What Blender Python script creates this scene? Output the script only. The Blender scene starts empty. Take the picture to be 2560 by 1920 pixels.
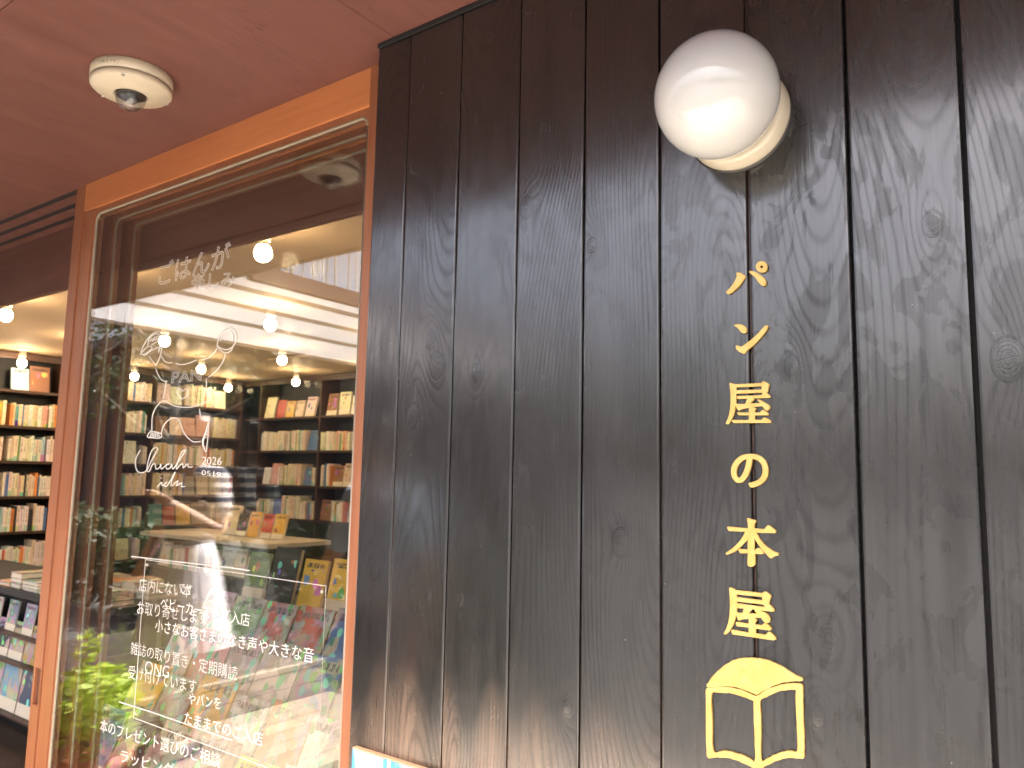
import bpy, bmesh, math, random
import numpy as np
from mathutils import Vector, Matrix

# ------------------------------------------------------------------ camera
CH = 1.5                                   # lens height above the paving (m)
CX, CY = 1280.0, 960.0                     # principal point of the 2560x1920 photograph
V1 = np.array([-1425.0, 1137.0]); VZ = np.array([1610.0, -15140.0])
PP = np.array([CX, CY])
F = float(np.sqrt(-np.dot(V1 - PP, VZ - PP)))
UPc = np.array([*(VZ - PP), F]); UPc /= np.linalg.norm(UPc)
Lc = np.array([*(V1 - PP), F]); Lc /= np.linalg.norm(Lc)
Lc -= UPc * np.dot(Lc, UPc); Lc /= np.linalg.norm(Lc)
Xc = -Lc; Yc = np.cross(UPc, Xc)
RW = np.array([Xc, Yc, UPc])               # rows: world axes in camera axes (right, down, forward)

def ray(x, y):
    return RW @ np.array([(x - CX) / F, (y - CY) / F, 1.0])
def PY(x, y, Y):                            # photograph point on the plane Y
    r = ray(x, y); p = r * Y / r[1]; return Vector((p[0], p[1], p[2] + CH))
def PZ(x, y, Z):
    r = ray(x, y); p = r * (Z - CH) / r[2]; return Vector((p[0], p[1], p[2] + CH))
def PX(x, y, X):
    r = ray(x, y); p = r * X / r[0]; return Vector((p[0], p[1], p[2] + CH))

scene = bpy.context.scene
COL = scene.collection
cam_d = bpy.data.cameras.new('camera'); cam = bpy.data.objects.new('camera', cam_d); COL.objects.link(cam)
cam_d.sensor_width = 36.0; cam_d.sensor_fit = 'HORIZONTAL'; cam_d.lens = F / 2560 * 36
cam_d.clip_start = 0.02; cam_d.clip_end = 600
cam_d.dof.use_dof = True; cam_d.dof.focus_distance = 1.45; cam_d.dof.aperture_fstop = 8.0
M = Matrix.Identity(4)
for i in range(3):
    M[i][0] = RW[i][0]; M[i][1] = -RW[i][1]; M[i][2] = -RW[i][2]
M[2][3] = CH
cam.matrix_world = M
scene.camera = cam

# ------------------------------------------------------------------ light
SUN_EL, SUN_AZ = math.radians(62), math.radians(20)   # azimuth from -Y towards +X
sdir = Vector((math.cos(SUN_EL) * math.sin(SUN_AZ), -math.cos(SUN_EL) * math.cos(SUN_AZ), math.sin(SUN_EL)))
world = bpy.data.worlds.new('World'); scene.world = world; world.use_nodes = True
wn = world.node_tree.nodes; wl = world.node_tree.links
bg = wn['Background']
sky = wn.new('ShaderNodeTexSky'); sky.sky_type = 'NISHITA'; sky.sun_disc = False
sky.sun_elevation = SUN_EL; sky.sun_rotation = math.pi - SUN_AZ; sky.air_density = 0.75; sky.dust_density = 9.0; sky.ozone_density = 0.4
wl.new(sky.outputs[0], bg.inputs[0]); bg.inputs[1].default_value = 0.15
sun_d = bpy.data.lights.new('sun', 'SUN'); sun_d.energy = 5.0; sun_d.angle = math.radians(0.5); sun_d.color = (1.0, 0.965, 0.91)
sun = bpy.data.objects.new('sun', sun_d); COL.objects.link(sun)
sun.rotation_euler = sdir.to_track_quat('Z', 'Y').to_euler()

scene.render.engine = 'CYCLES'
scene.view_settings.view_transform = 'Standard'; scene.view_settings.look = 'None'
scene.view_settings.exposure = 2.35; scene.view_settings.gamma = 1.0
cy = scene.cycles
cy.use_denoising = True
try: cy.denoiser = 'OPENIMAGEDENOISE'
except Exception: pass
cy.max_bounces = 10; cy.diffuse_bounces = 5; cy.glossy_bounces = 5; cy.transmission_bounces = 8
cy.transparent_max_bounces = 40; cy.sample_clamp_indirect = 6.0; cy.sample_clamp_direct = 0.0
cy.caustics_reflective = False; cy.caustics_refractive = False
cy.use_light_tree = True

# ------------------------------------------------------------------ helpers
rnd = random.Random(7)
MAT = {}
def mat(name):
    m = bpy.data.materials.new(name); m.use_nodes = True
    MAT[name] = m
    return m, m.node_tree.nodes, m.node_tree.links, m.node_tree.nodes['Principled BSDF']
def plain(name, col, rough=0.5, metal=0.0, spec=0.5, var=0.12, scale=30.0, bump=0.0):
    """plain paint or plastic with a little procedural unevenness"""
    m, n, l, b = mat(name)
    b.inputs['Roughness'].default_value = rough; b.inputs['Metallic'].default_value = metal
    b.inputs['Specular IOR Level'].default_value = spec
    t = n.new('ShaderNodeTexNoise'); t.inputs['Scale'].default_value = scale; t.inputs['Detail'].default_value = 4
    g = n.new('ShaderNodeNewGeometry'); l.new(g.outputs['Position'], t.inputs['Vector'])
    mx = n.new('ShaderNodeMix'); mx.data_type = 'RGBA'
    mx.inputs['A'].default_value = (*[c * (1 - var) for c in col], 1); mx.inputs['B'].default_value = (*[min(1, c * (1 + var)) for c in col], 1)
    l.new(t.outputs['Fac'], mx.inputs['Factor']); l.new(mx.outputs['Result'], b.inputs['Base Color'])
    if bump:
        bp = n.new('ShaderNodeBump'); bp.inputs['Strength'].default_value = bump; bp.inputs['Distance'].default_value = 0.002
        l.new(t.outputs['Fac'], bp.inputs['Height']); l.new(bp.outputs[0], b.inputs['Normal'])
    return m
def math_node(n, l, op, a, b=None, c=None, clamp=False):
    k = n.new('ShaderNodeMath'); k.operation = op; k.use_clamp = clamp
    for i, v in enumerate((a, b, c)):
        if v is None: continue
        if isinstance(v, (int, float)): k.inputs[i].default_value = v
        else: l.new(v, k.inputs[i])
    return k.outputs[0]
def ramp(n, l, fac, stops):
    r = n.new('ShaderNodeValToRGB'); e = r.color_ramp.elements
    while len(e) < len(stops): e.new(0.5)
    for i, (p, c) in enumerate(stops):
        e[i].position = p; e[i].color = (c, c, c, 1) if isinstance(c, (int, float)) else (*c, 1)
    l.new(fac, r.inputs[0]); return r.outputs[0]
def mixc(n, l, fac, a, b, blend='MIX'):
    k = n.new('ShaderNodeMix'); k.data_type = 'RGBA'; k.blend_type = blend
    for s, v in (('Factor', fac), ('A', a), ('B', b)):
        if isinstance(v, (int, float)): k.inputs[s].default_value = v
        elif isinstance(v, tuple): k.inputs[s].default_value = (*v, 1)
        else: l.new(v, k.inputs[s])
    return k.outputs['Result']
def noise(n, l, vec, scale, detail=4, rough=0.5, dist=0.0):
    t = n.new('ShaderNodeTexNoise'); t.inputs['Scale'].default_value = scale; t.inputs['Detail'].default_value = detail
    t.inputs['Roughness'].default_value = rough; t.inputs['Distortion'].default_value = dist
    if vec is not None: l.new(vec, t.inputs['Vector'])
    return t.outputs['Fac']
def posmap(n, l, scale=(1, 1, 1), src='Position', rand=False):
    if src == 'Position':
        g = n.new('ShaderNodeNewGeometry'); v = g.outputs['Position']
    else:
        g = n.new('ShaderNodeTexCoord'); v = g.outputs[src]
    if rand:
        oi = n.new('ShaderNodeObjectInfo'); a = n.new('ShaderNodeVectorMath'); a.operation = 'MULTIPLY_ADD'
        cmb = n.new('ShaderNodeCombineXYZ')
        for i in range(3): l.new(oi.outputs['Random'], cmb.inputs[i])
        l.new(cmb.outputs[0], a.inputs[0]); a.inputs[1].default_value = (37.0, 51.0, 23.0); l.new(v, a.inputs[2]); v = a.outputs[0]
    mp = n.new('ShaderNodeMapping'); mp.inputs['Scale'].default_value = scale; l.new(v, mp.inputs['Vector'])
    return mp.outputs[0]
def bumpn(n, l, b, height, strength=0.3, dist=0.001):
    bp = n.new('ShaderNodeBump'); bp.inputs['Strength'].default_value = strength; bp.inputs['Distance'].default_value = dist
    l.new(height, bp.inputs['Height']); l.new(bp.outputs[0], b.inputs['Normal']); return bp

def wood(name, dark, light, axis, rough=0.45, fine=120.0, bump=0.25, spec=0.5, rand=True, pores=0.0):
    """stained timber with the grain along one world axis"""
    m, n, l, b = mat(name)
    sc = [1.0, 1.0, 1.0]; sc['XYZ'.index(axis)] = 0.05
    v = posmap(n, l, tuple(sc), rand=rand)
    a = noise(n, l, v, fine, 6, 0.62); c = noise(n, l, v, fine * 0.16, 3, 0.5, 0.6)
    v2 = posmap(n, l, (1, 1, 1), rand=rand); blot = noise(n, l, v2, 2.2, 4, 0.6)
    f = math_node(n, l, 'MULTIPLY_ADD', a, 0.45, math_node(n, l, 'MULTIPLY_ADD', c, 0.4, math_node(n, l, 'MULTIPLY', blot, 0.3)))
    fr = ramp(n, l, f, [(0.38, 0.0), (0.75, 1.0)])
    colr = mixc(n, l, fr, dark, light)
    if pores:
        sc2 = [1.0, 1.0, 1.0]; sc2['XYZ'.index(axis)] = 0.09
        pr = noise(n, l, posmap(n, l, tuple(sc2), rand=rand), 210, 2, 0.5)
        gate = ramp(n, l, noise(n, l, v2, 5.0, 3, 0.6), [(0.45, 0.0), (0.65, 1.0)])
        colr = mixc(n, l, math_node(n, l, 'MULTIPLY', math_node(n, l, 'MULTIPLY', ramp(n, l, pr, [(0.64, 0.0), (0.70, 1.0)]), gate), pores), colr, tuple(c * 0.35 for c in dark))
    l.new(colr, b.inputs['Base Color'])
    l.new(ramp(n, l, c, [(0.3, rough - 0.08), (0.7, rough + 0.1)]), b.inputs['Roughness'])
    b.inputs['Specular IOR Level'].default_value = spec
    bumpn(n, l, b, a, bump, 0.0008)
    return m

def box(bm, x0, x1, y0, y1, z0, z1, bevel=0.0):
    vs = [bm.verts.new(p) for p in ((x0, y0, z0), (x1, y0, z0), (x1, y1, z0), (x0, y1, z0), (x0, y0, z1), (x1, y0, z1), (x1, y1, z1), (x0, y1, z1))]
    fs = [bm.faces.new([vs[i] for i in q]) for q in ((3, 2, 1, 0), (4, 5, 6, 7), (0, 1, 5, 4), (1, 2, 6, 5), (2, 3, 7, 6), (3, 0, 4, 7))]
    if bevel > 0:
        es = list({e for f in fs for e in f.edges})
        bmesh.ops.bevel(bm, geom=es, offset=bevel, segments=2, affect='EDGES', profile=0.7)
    return fs
def boxm(x0, x1, y0, y1, z0, z1, bevel=0.0):
    bm = bmesh.new(); box(bm, min(x0, x1), max(x0, x1), min(y0, y1), max(y0, y1), min(z0, z1), max(z0, z1), bevel); return bm
def lathe(bm, prof, segs=32, axis='Z', at=(0, 0, 0), closed=False):
    rings = []
    for r, z in prof:
        ring = []
        for k in range(segs):
            a = 2 * math.pi * k / segs
            if axis == 'Z': p = (at[0] + r * math.cos(a), at[1] + r * math.sin(a), at[2] + z)
            else: p = (at[0] + r * math.cos(a), at[1] - z, at[2] + r * math.sin(a))
            ring.append(bm.verts.new(p))
        rings.append(ring)
    for i in range(len(rings) - 1):
        for k in range(segs):
            q = [rings[i][k], rings[i][(k + 1) % segs], rings[i + 1][(k + 1) % segs], rings[i + 1][k]]
            bm.faces.new(q)
    for ring in (rings[0], rings[-1]):
        try: bm.faces.new(ring)
        except ValueError: pass
    bmesh.ops.remove_doubles(bm, verts=bm.verts, dist=1e-6)
    bmesh.ops.recalc_face_normals(bm, faces=bm.faces)
def tube(bm, pts, rad, segs=6):
    """round bar along a polyline; rad is a number or one per point"""
    pts = [Vector(p) for p in pts]; rs = rad if isinstance(rad, (list, tuple)) else [rad] * len(pts)
    rings = []; up = Vector((0.13, 0.31, 0.94))
    for i, p in enumerate(pts):
        t = (pts[min(i + 1, len(pts) - 1)] - pts[max(i - 1, 0)])
        t = t.normalized() if t.length > 1e-9 else Vector((0, 0, 1))
        a = t.cross(up)
        if a.length < 1e-3: a = t.cross(Vector((1, 0, 0)))
        a.normalize(); b = t.cross(a)
        rings.append([bm.verts.new(p + rs[i] * (math.cos(2 * math.pi * k / segs) * a + math.sin(2 * math.pi * k / segs) * b)) for k in range(segs)])
    for i in range(len(rings) - 1):
        for k in range(segs):
            bm.faces.new([rings[i][k], rings[i][(k + 1) % segs], rings[i + 1][(k + 1) % segs], rings[i + 1][k]])
    bm.faces.new(rings[0][::-1]); bm.faces.new(rings[-1])
def obj(name, bm, m=None, parent=None, smooth=False, loc=None, local=False):
    if isinstance(bm, bpy.types.Mesh): me = bm
    else:
        bmesh.ops.recalc_face_normals(bm, faces=bm.faces)
        me = bpy.data.meshes.new(name); bm.to_mesh(me); bm.free()
    for mm in (m if isinstance(m, (list, tuple)) else [m]):
        if mm is not None: me.materials.append(MAT[mm] if isinstance(mm, str) else mm)
    o = bpy.data.objects.new(name, me); COL.objects.link(o)
    if parent is not None:
        o.parent = parent
        if not local:
            w = parent.location if parent.type == 'EMPTY' else Vector((0, 0, 0))
            o.matrix_parent_inverse = Matrix.Translation(-w)
    if loc is not None: o.location = loc
    if smooth: me.shade_smooth()
    return o
def tag(o, label, cat, group=None):
    o['label'] = label; o['category'] = cat
    if group: o['group'] = group
    return o
def struct(name, bm, m, parent=None):
    o = obj(name, bm, m, parent)
    if parent is None: o['kind'] = 'structure'
    return o
def empty(name, label, cat, loc=(0, 0, 0), group=None):
    o = bpy.data.objects.new(name, None); COL.objects.link(o); o.location = loc
    o.empty_display_size = 0.1
    return tag(o, label, cat, group)
def curve_mesh(splines, fill=True, extrude=0.0, bevel=0.0, cyclic=True, smooth_pts=False, res=2):
    """2-D outlines (even-odd holes) or pen strokes turned into a mesh; returned flat in XY"""
    cu = bpy.data.curves.new('tmp', 'CURVE'); cu.dimensions = '2D'; cu.fill_mode = 'BOTH' if fill else 'NONE'
    cu.extrude = extrude; cu.bevel_depth = bevel; cu.bevel_resolution = 1; cu.resolution_u = res
    for pts in splines:
        s = cu.splines.new('POLY'); s.points.add(len(pts) - 1)
        for k, p in enumerate(pts): s.points[k].co = (p[0], p[1], 0, 1)
        s.use_cyclic_u = cyclic
    o = bpy.data.objects.new('tmp', cu); COL.objects.link(o)
    bpy.context.view_layer.update()
    me = bpy.data.meshes.new_from_object(o.evaluated_get(bpy.context.evaluated_depsgraph_get()))
    bpy.data.objects.remove(o); bpy.data.curves.remove(cu)
    me.materials.clear()
    return me
def text_mesh(s, extrude=0.0, offset=0.0, bevel=0.0, outline=False):
    cu = bpy.data.curves.new('tmp', 'FONT'); cu.body = s; cu.size = 1.0; cu.resolution_u = 3
    cu.extrude = extrude; cu.offset = offset; cu.bevel_depth = bevel; cu.bevel_resolution = 0
    if outline: cu.fill_mode = 'NONE'
    o = bpy.data.objects.new('tmp', cu); COL.objects.link(o)
    bpy.context.view_layer.update()
    me = bpy.data.meshes.new_from_object(o.evaluated_get(bpy.context.evaluated_depsgraph_get()))
    bpy.data.objects.remove(o); bpy.data.curves.remove(cu)
    me.materials.clear()
    return me
def remap(me, fn):
    n = len(me.vertices); a = np.empty(n * 3, np.float32); me.vertices.foreach_get('co', a); a = a.reshape(-1, 3)
    b = np.array([fn(*p) for p in a], np.float32) if n else a
    me.vertices.foreach_set('co', b.ravel()); me.update(); return me
def smooth_poly(pts, k=4, closed=True):
    """Catmull-Rom through traced points"""
    P = [np.array(p, float) for p in pts]; n = len(P); out = []
    rng = range(n) if closed else range(n - 1)
    for i in rng:
        if closed: p0, p1, p2, p3 = P[i - 1], P[i], P[(i + 1) % n], P[(i + 2) % n]
        else: p0, p1, p2, p3 = P[max(i - 1, 0)], P[i], P[i + 1], P[min(i + 2, n - 1)]
        for j in range(k):
            t = j / k
            out.append(tuple(0.5 * ((2 * p1) + (-p0 + p2) * t + (2 * p0 - 5 * p1 + 4 * p2 - p3) * t * t + (-p0 + 3 * p1 - 3 * p2 + p3) * t ** 3)))
    if not closed: out.append(tuple(P[-1]))
    return out

# ------------------------------------------------------------------ key dimensions (m)
HS = CH + 1.0056            # underside of the canopy
WY = 1.2                    # face of the black board wall
GY = 1.262                  # face of the front sliding door
DSP = 0.068                 # spacing of the three door tracks
SOF_EDGE = 0.24             # street edge of the canopy
RX0, RX1, RYB = -7.68, -0.95, 5.48    # the shop room

# ------------------------------------------------------------------ materials
def black_board():
    m, n, l, b = mat('black_stained_board')
    A = {}
    for k in ('phase', 'kq', 'wear', 'patch'):
        q = n.new('ShaderNodeAttribute'); q.attribute_name = k; A[k] = q.outputs['Fac']
    MA = lambda x_, y_, z_: math_node(n, l, 'MULTIPLY_ADD', x_, y_, z_)
    MU = lambda x_, y_: math_node(n, l, 'MULTIPLY', x_, y_)
    v = posmap(n, l, (1, 1, 0.022), rand=True)
    fib = noise(n, l, v, 330, 5, 0.7); fib2 = noise(n, l, v, 75, 4, 0.6)
    ph = MA(fib2, 0.22, A['phase'])
    s_ = MA(math_node(n, l, 'SINE', MU(ph, 6.2832)), 0.5, 0.5)
    ring = ramp(n, l, s_, [(0.0, 0.0), (0.6, 0.12), (0.9, 0.7), (1.0, 1.0)])
    rmask = ramp(n, l, noise(n, l, posmap(n, l, (1, 1, 0.2), rand=True), 8, 3, 0.5), [(0.36, 0.15), (0.6, 1.0)])
    # knots: growth rings, a dark bark line round the rim, radial checks
    kq = A['kq']
    kin = ramp(n, l, kq, [(0.30, 1.0), (0.36, 0.0)])                       # inside the knot (kq stored / 3)
    kring = ramp(n, l, MA(math_node(n, l, 'SINE', MU(kq, 95.0)), 0.5, 0.5), [(0.55, 0.0), (0.9, 1.0)])
    krim = ramp(n, l, math_node(n, l, 'ABSOLUTE', math_node(n, l, 'SUBTRACT', MA(fib2, 0.05, kq), 0.36)), [(0.015, 1.0), (0.045, 0.0)])
    chk = n.new('ShaderNodeTexVoronoi'); chk.feature = 'DISTANCE_TO_EDGE'; chk.inputs['Scale'].default_value = 62; l.new(posmap(n, l), chk.inputs['Vector'])
    check = MU(ramp(n, l, chk.outputs['Distance'], [(0.02, 1.0), (0.06, 0.0)]), ramp(n, l, kq, [(0.2, 1.0), (0.3, 0.0)]))
    halo = ramp(n, l, kq, [(0.34, 1.0), (0.95, 0.0)])
    lines = math_node(n, l, 'MAXIMUM', MU(MU(ring, math_node(n, l, 'MAXIMUM', rmask, halo)), math_node(n, l, 'SUBTRACT', 1.0, kin)), math_node(n, l, 'MAXIMUM', MU(MU(kring, kin), 0.8), math_node(n, l, 'MAXIMUM', krim, check)), clamp=True)
    lines = math_node(n, l, 'MINIMUM', lines, 1.0)
    blot = noise(n, l, posmap(n, l, (1, 1, 0.3), rand=True), 9, 5, 0.6, 0.8)
    smear = noise(n, l, posmap(n, l, (1, 1, 0.45), rand=True), 17, 4, 0.55, 1.6)
    fac = ramp(n, l, MA(fib, 0.55, MU(blot, 0.45)), [(0.3, 0.0), (0.72, 1.0)])
    col = mixc(n, l, fac, (0.0045, 0.0046, 0.005), (0.015, 0.0153, 0.0165))
    wf = MU(A['wear'], ramp(n, l, MA(fib2, 0.75, MU(blot, 0.35)), [(0.34, 0.32), (0.60, 1.0)]))
    wf = MU(wf, MA(ring, -0.45, 1.0))
    col = mixc(n, l, wf, col, (0.36, 0.235, 0.16))
    bare = MU(A['wear'], MU(ramp(n, l, fib, [(0.70, 0.0), (0.74, 1.0)]), ramp(n, l, noise(n, l, posmap(n, l), 14, 2), [(0.60, 0.0), (0.68, 1.0)])))
    col = mixc(n, l, bare, col, (0.55, 0.36, 0.20))
    vo = n.new('ShaderNodeTexVoronoi'); vo.inputs['Scale'].default_value = 42; l.new(posmap(n, l, (1, 1, 1)), vo.inputs['Vector'])
    sep = n.new('ShaderNodeSeparateColor'); l.new(vo.outputs['Color'], sep.inputs[0])
    fl = MU(math_node(n, l, 'LESS_THAN', vo.outputs['Distance'], MU(sep.outputs[1], 0.055)), math_node(n, l, 'GREATER_THAN', sep.outputs[0], 0.80))
    col = mixc(n, l, fl, col, (0.50, 0.49, 0.47))
    l.new(col, b.inputs['Base Color'])
    patch = MU(A['patch'], ramp(n, l, smear, [(0.50, 0.0), (0.545, 1.0)]))       # brushed touch-up, deader gloss
    gl = MA(lines, -0.25, MA(fib, 0.48, 0.74)); gl = MA(patch, -0.24, gl); gl = MA(wf, -0.35, gl)
    gl = math_node(n, l, 'MULTIPLY', gl, MA(blot, 0.5, 0.72), clamp=False)
    gl = math_node(n, l, 'MAXIMUM', gl, 0.12)
    l.new(math_node(n, l, 'MINIMUM', gl, 1.0), b.inputs['Coat Weight']); b.inputs['Coat IOR'].default_value = 1.50
    l.new(MU(gl, 0.74), b.inputs['Specular IOR Level'])
    rg = MA(smear, 0.20, MA(fib, 0.06, 0.09)); rg = MA(wf, 0.15, rg); rg = MA(patch, 0.06, rg)
    l.new(rg, b.inputs['Roughness'])
    l.new(MA(smear, 0.18, MA(lines, 0.10, MA(wf, 0.25, 0.06))), b.inputs['Coat Roughness'])
    hgt = MA(lines, -0.35, MU(fib, 0.35))
    bpn = bumpn(n, l, b, hgt, 0.18, 0.0010); l.new(bpn.outputs[0], b.inputs['Coat Normal'])
black_board()
wood('canopy_panel', (0.104, 0.041, 0.034), (0.149, 0.061, 0.051), 'Y', 0.55, 90, 0.2, 0.35, pores=0.8)
wood('canopy_edge_board', (0.10, 0.041, 0.035), (0.16, 0.069, 0.056), 'X', 0.5, 90, 0.2)
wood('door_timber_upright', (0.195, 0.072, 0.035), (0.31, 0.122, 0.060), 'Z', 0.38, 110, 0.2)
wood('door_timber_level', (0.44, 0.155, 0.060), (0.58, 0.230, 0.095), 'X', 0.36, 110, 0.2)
wood('inner_ceiling_timber', (0.075, 0.032, 0.024), (0.13, 0.055, 0.040), 'Y', 0.5, 80, 0.2)
wood('transom_timber', (0.10, 0.045, 0.034), (0.16, 0.070, 0.052), 'X', 0.4, 80, 0.15)
wood('shelf_timber', (0.022, 0.010, 0.007), (0.060, 0.028, 0.018), 'X', 0.45, 60, 0.15)
wood('deck_timber', (0.34, 0.295, 0.24), (0.54, 0.475, 0.395), 'Y', 0.6, 60, 0.3)
wood('floor_timber', (0.030, 0.020, 0.015), (0.075, 0.052, 0.040), 'X', 0.4, 50, 0.2)
plain('slate_panel', (0.020, 0.024, 0.028), 0.6, scale=8)
plain('black_void', (0.006, 0.006, 0.007), 0.7)
plain('cream_plaster', (0.44, 0.335, 0.22), 0.75, scale=3, var=0.06)
wood('step_timber', (0.19, 0.15, 0.108), (0.33, 0.27, 0.195), 'Y', 0.6, 60, 0.3)
plain('grey_gasket', (0.29, 0.25, 0.19), 0.35, scale=60)
plain('ivory_plastic', (0.50, 0.45, 0.355), 0.38, scale=12, var=0.04)
plain('porcelain', (0.75, 0.70, 0.60), 0.3, scale=12, var=0.05)
plain('white_pen', (0.66, 0.66, 0.655), 0.6, scale=40, var=0.05)
plain('dark_print', (0.10, 0.09, 0.08), 0.6)
plain('dark_rubber', (0.012, 0.012, 0.012), 0.5)
plain('steel', (0.45, 0.44, 0.42), 0.35, metal=1.0)
plain('white_enamel', (0.45, 0.42, 0.35), 0.22, scale=9, var=0.03)
plain('paper', (0.72, 0.66, 0.55), 0.8, scale=140, var=0.12)
plain('paving_stone', (0.052, 0.051, 0.050), 0.8, scale=6, var=0.25, bump=0.2)
plain('render_wall', (0.55, 0.52, 0.47), 0.85, scale=2, var=0.08)
plain('aluminium', (0.30, 0.26, 0.22), 0.4, metal=0.6)
plain('terracotta', (0.42, 0.17, 0.08), 0.8, scale=25, var=0.2)
plain('dark_cladding', (0.05, 0.042, 0.036), 0.8, scale=4, var=0.2)
plain('table_white', (0.58, 0.52, 0.43), 0.5, scale=5, var=0.06)

def gold_paint():
    m, n, l, b = mat('gold_paint')
    v = posmap(n, l, (1, 1, 1)); a = noise(n, l, v, 55, 5, 0.6); c = noise(n, l, v, 320, 3, 0.5)
    col = mixc(n, l, ramp(n, l, a, [(0.3, 0.0), (0.7, 1.0)]), (0.45, 0.295, 0.075), (0.54, 0.39, 0.135))
    col = mixc(n, l, ramp(n, l, c, [(0.26, 1.0), (0.30, 0.0)]), col, (0.16, 0.09, 0.03))
    l.new(col, b.inputs['Base Color']); b.inputs['Roughness'].default_value = 0.42; b.inputs['Metallic'].default_value = 0.12
    bumpn(n, l, b, a, 0.25, 0.001)
gold_paint()

def opal_glass():
    m, n, l, b = mat('opal_glass')
    b.inputs['Base Color'].default_value = (0.46, 0.475, 0.49, 1); b.inputs['Roughness'].default_value = 0.05; b.inputs['Coat Weight'].default_value = 0.4; b.inputs['Coat IOR'].default_value = 1.5; b.inputs['Coat Roughness'].default_value = 0.02
    b.inputs['Subsurface Weight'].default_value = 0.7; b.inputs['Subsurface Radius'].default_value = (0.12, 0.12, 0.12); b.inputs['Subsurface Scale'].default_value = 0.6
    b.inputs['Specular IOR Level'].default_value = 0.5
    nn = noise(n, l, posmap(n, l), 14, 2); bumpn(n, l, b, nn, 0.02, 0.003)
opal_glass()

def clear_glass(name, tint=(0.97, 0.98, 0.97), f0=0.042, rough=0.0, wav=0.0):
    m = bpy.data.materials.new(name); m.use_nodes = True; MAT[name] = m
    n, l = m.node_tree.nodes, m.node_tree.links
    n.remove(n['Principled BSDF']); out = n['Material Output']
    lw = n.new('ShaderNodeLayerWeight'); lw.inputs['Blend'].default_value = 0.5
    fr = math_node(n, l, 'MULTIPLY_ADD', math_node(n, l, 'POWER', lw.outputs['Facing'], 5.0), 1 - f0, f0)
    tr = n.new('ShaderNodeBsdfTransparent'); tr.inputs[0].default_value = (*tint, 1)
    gl = n.new('ShaderNodeBsdfGlossy'); gl.inputs['Roughness'].default_value = rough; gl.inputs[0].default_value = (1, 1, 1, 1)
    if wav:
        nn = noise(n, l, posmap(n, l), 1.6, 1); bp = n.new('ShaderNodeBump'); bp.inputs['Strength'].default_value = wav; bp.inputs['Distance'].default_value = 0.004
        l.new(nn, bp.inputs['Height']); l.new(bp.outputs[0], gl.inputs['Normal'])
    mx = n.new('ShaderNodeMixShader'); l.new(fr, mx.inputs[0]); l.new(tr.outputs[0], mx.inputs[1]); l.new(gl.outputs[0], mx.inputs[2])
    l.new(mx.outputs[0], out.inputs[0])
clear_glass('window_glass', (0.91, 0.92, 0.91), f0=0.095, wav=0.05)
clear_glass('rear_glass', (0.98, 0.985, 0.98), f0=0.018, wav=0.10)
clear_glass('acrylic', (0.985, 0.985, 0.985), 0.03)
clear_glass('dome_glass', (0.80, 0.80, 0.80), 0.07)

def emitter(name, col, strength):
    m = bpy.data.materials.new(name); m.use_nodes = True; MAT[name] = m
    n, l = m.node_tree.nodes, m.node_tree.links; n.remove(n['Principled BSDF'])
    e = n.new('ShaderNodeEmission'); e.inputs[0].default_value = (*col, 1); e.inputs[1].default_value = strength
    l.new(e.outputs[0], n['Material Output'].inputs[0])
emitter('lit_bulb', (1.0, 0.70, 0.41), 48.0)

def awning_film():
    m = bpy.data.materials.new('awning_film'); m.use_nodes = True; MAT['awning_film'] = m
    n, l = m.node_tree.nodes, m.node_tree.links; b = n['Principled BSDF']
    b.inputs['Base Color'].default_value = (0.72, 0.73, 0.73, 1); b.inputs['Roughness'].default_value = 0.5
    t = n.new('ShaderNodeBsdfTranslucent'); t.inputs[0].default_value = (0.60, 0.60, 0.61, 1)
    mx = n.new('ShaderNodeMixShader'); mx.inputs[0].default_value = 0.75
    l.new(b.outputs[0], mx.inputs[1]); l.new(t.outputs[0], mx.inputs[2]); l.new(mx.outputs[0], n['Material Output'].inputs[0])
awning_film()

def leaf_mat(name, a, bcol):
    m, n, l, b = mat(name)
    nn = noise(n, l, posmap(n, l), 18, 2)
    l.new(mixc(n, l, ramp(n, l, nn, [(0.3, 0), (0.7, 1)]), a, bcol), b.inputs['Base Color'])
    b.inputs['Roughness'].default_value = 0.5
    t = n.new('ShaderNodeBsdfTranslucent'); l.new(mixc(n, l, nn, a, bcol), t.inputs[0])
    mx = n.new('ShaderNodeMixShader'); mx.inputs[0].default_value = 0.35
    l.new(b.outputs[0], mx.inputs[1]); l.new(t.outputs[0], mx.inputs[2]); l.new(mx.outputs[0], n['Material Output'].inputs[0])
leaf_mat('tree_leaf', (0.020, 0.042, 0.014), (0.045, 0.080, 0.024))
leaf_mat('ivy_leaf', (0.36, 0.50, 0.04), (0.52, 0.66, 0.09))
plain('tree_bark', (0.30, 0.27, 0.23), 0.9, scale=14, var=0.3)

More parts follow.
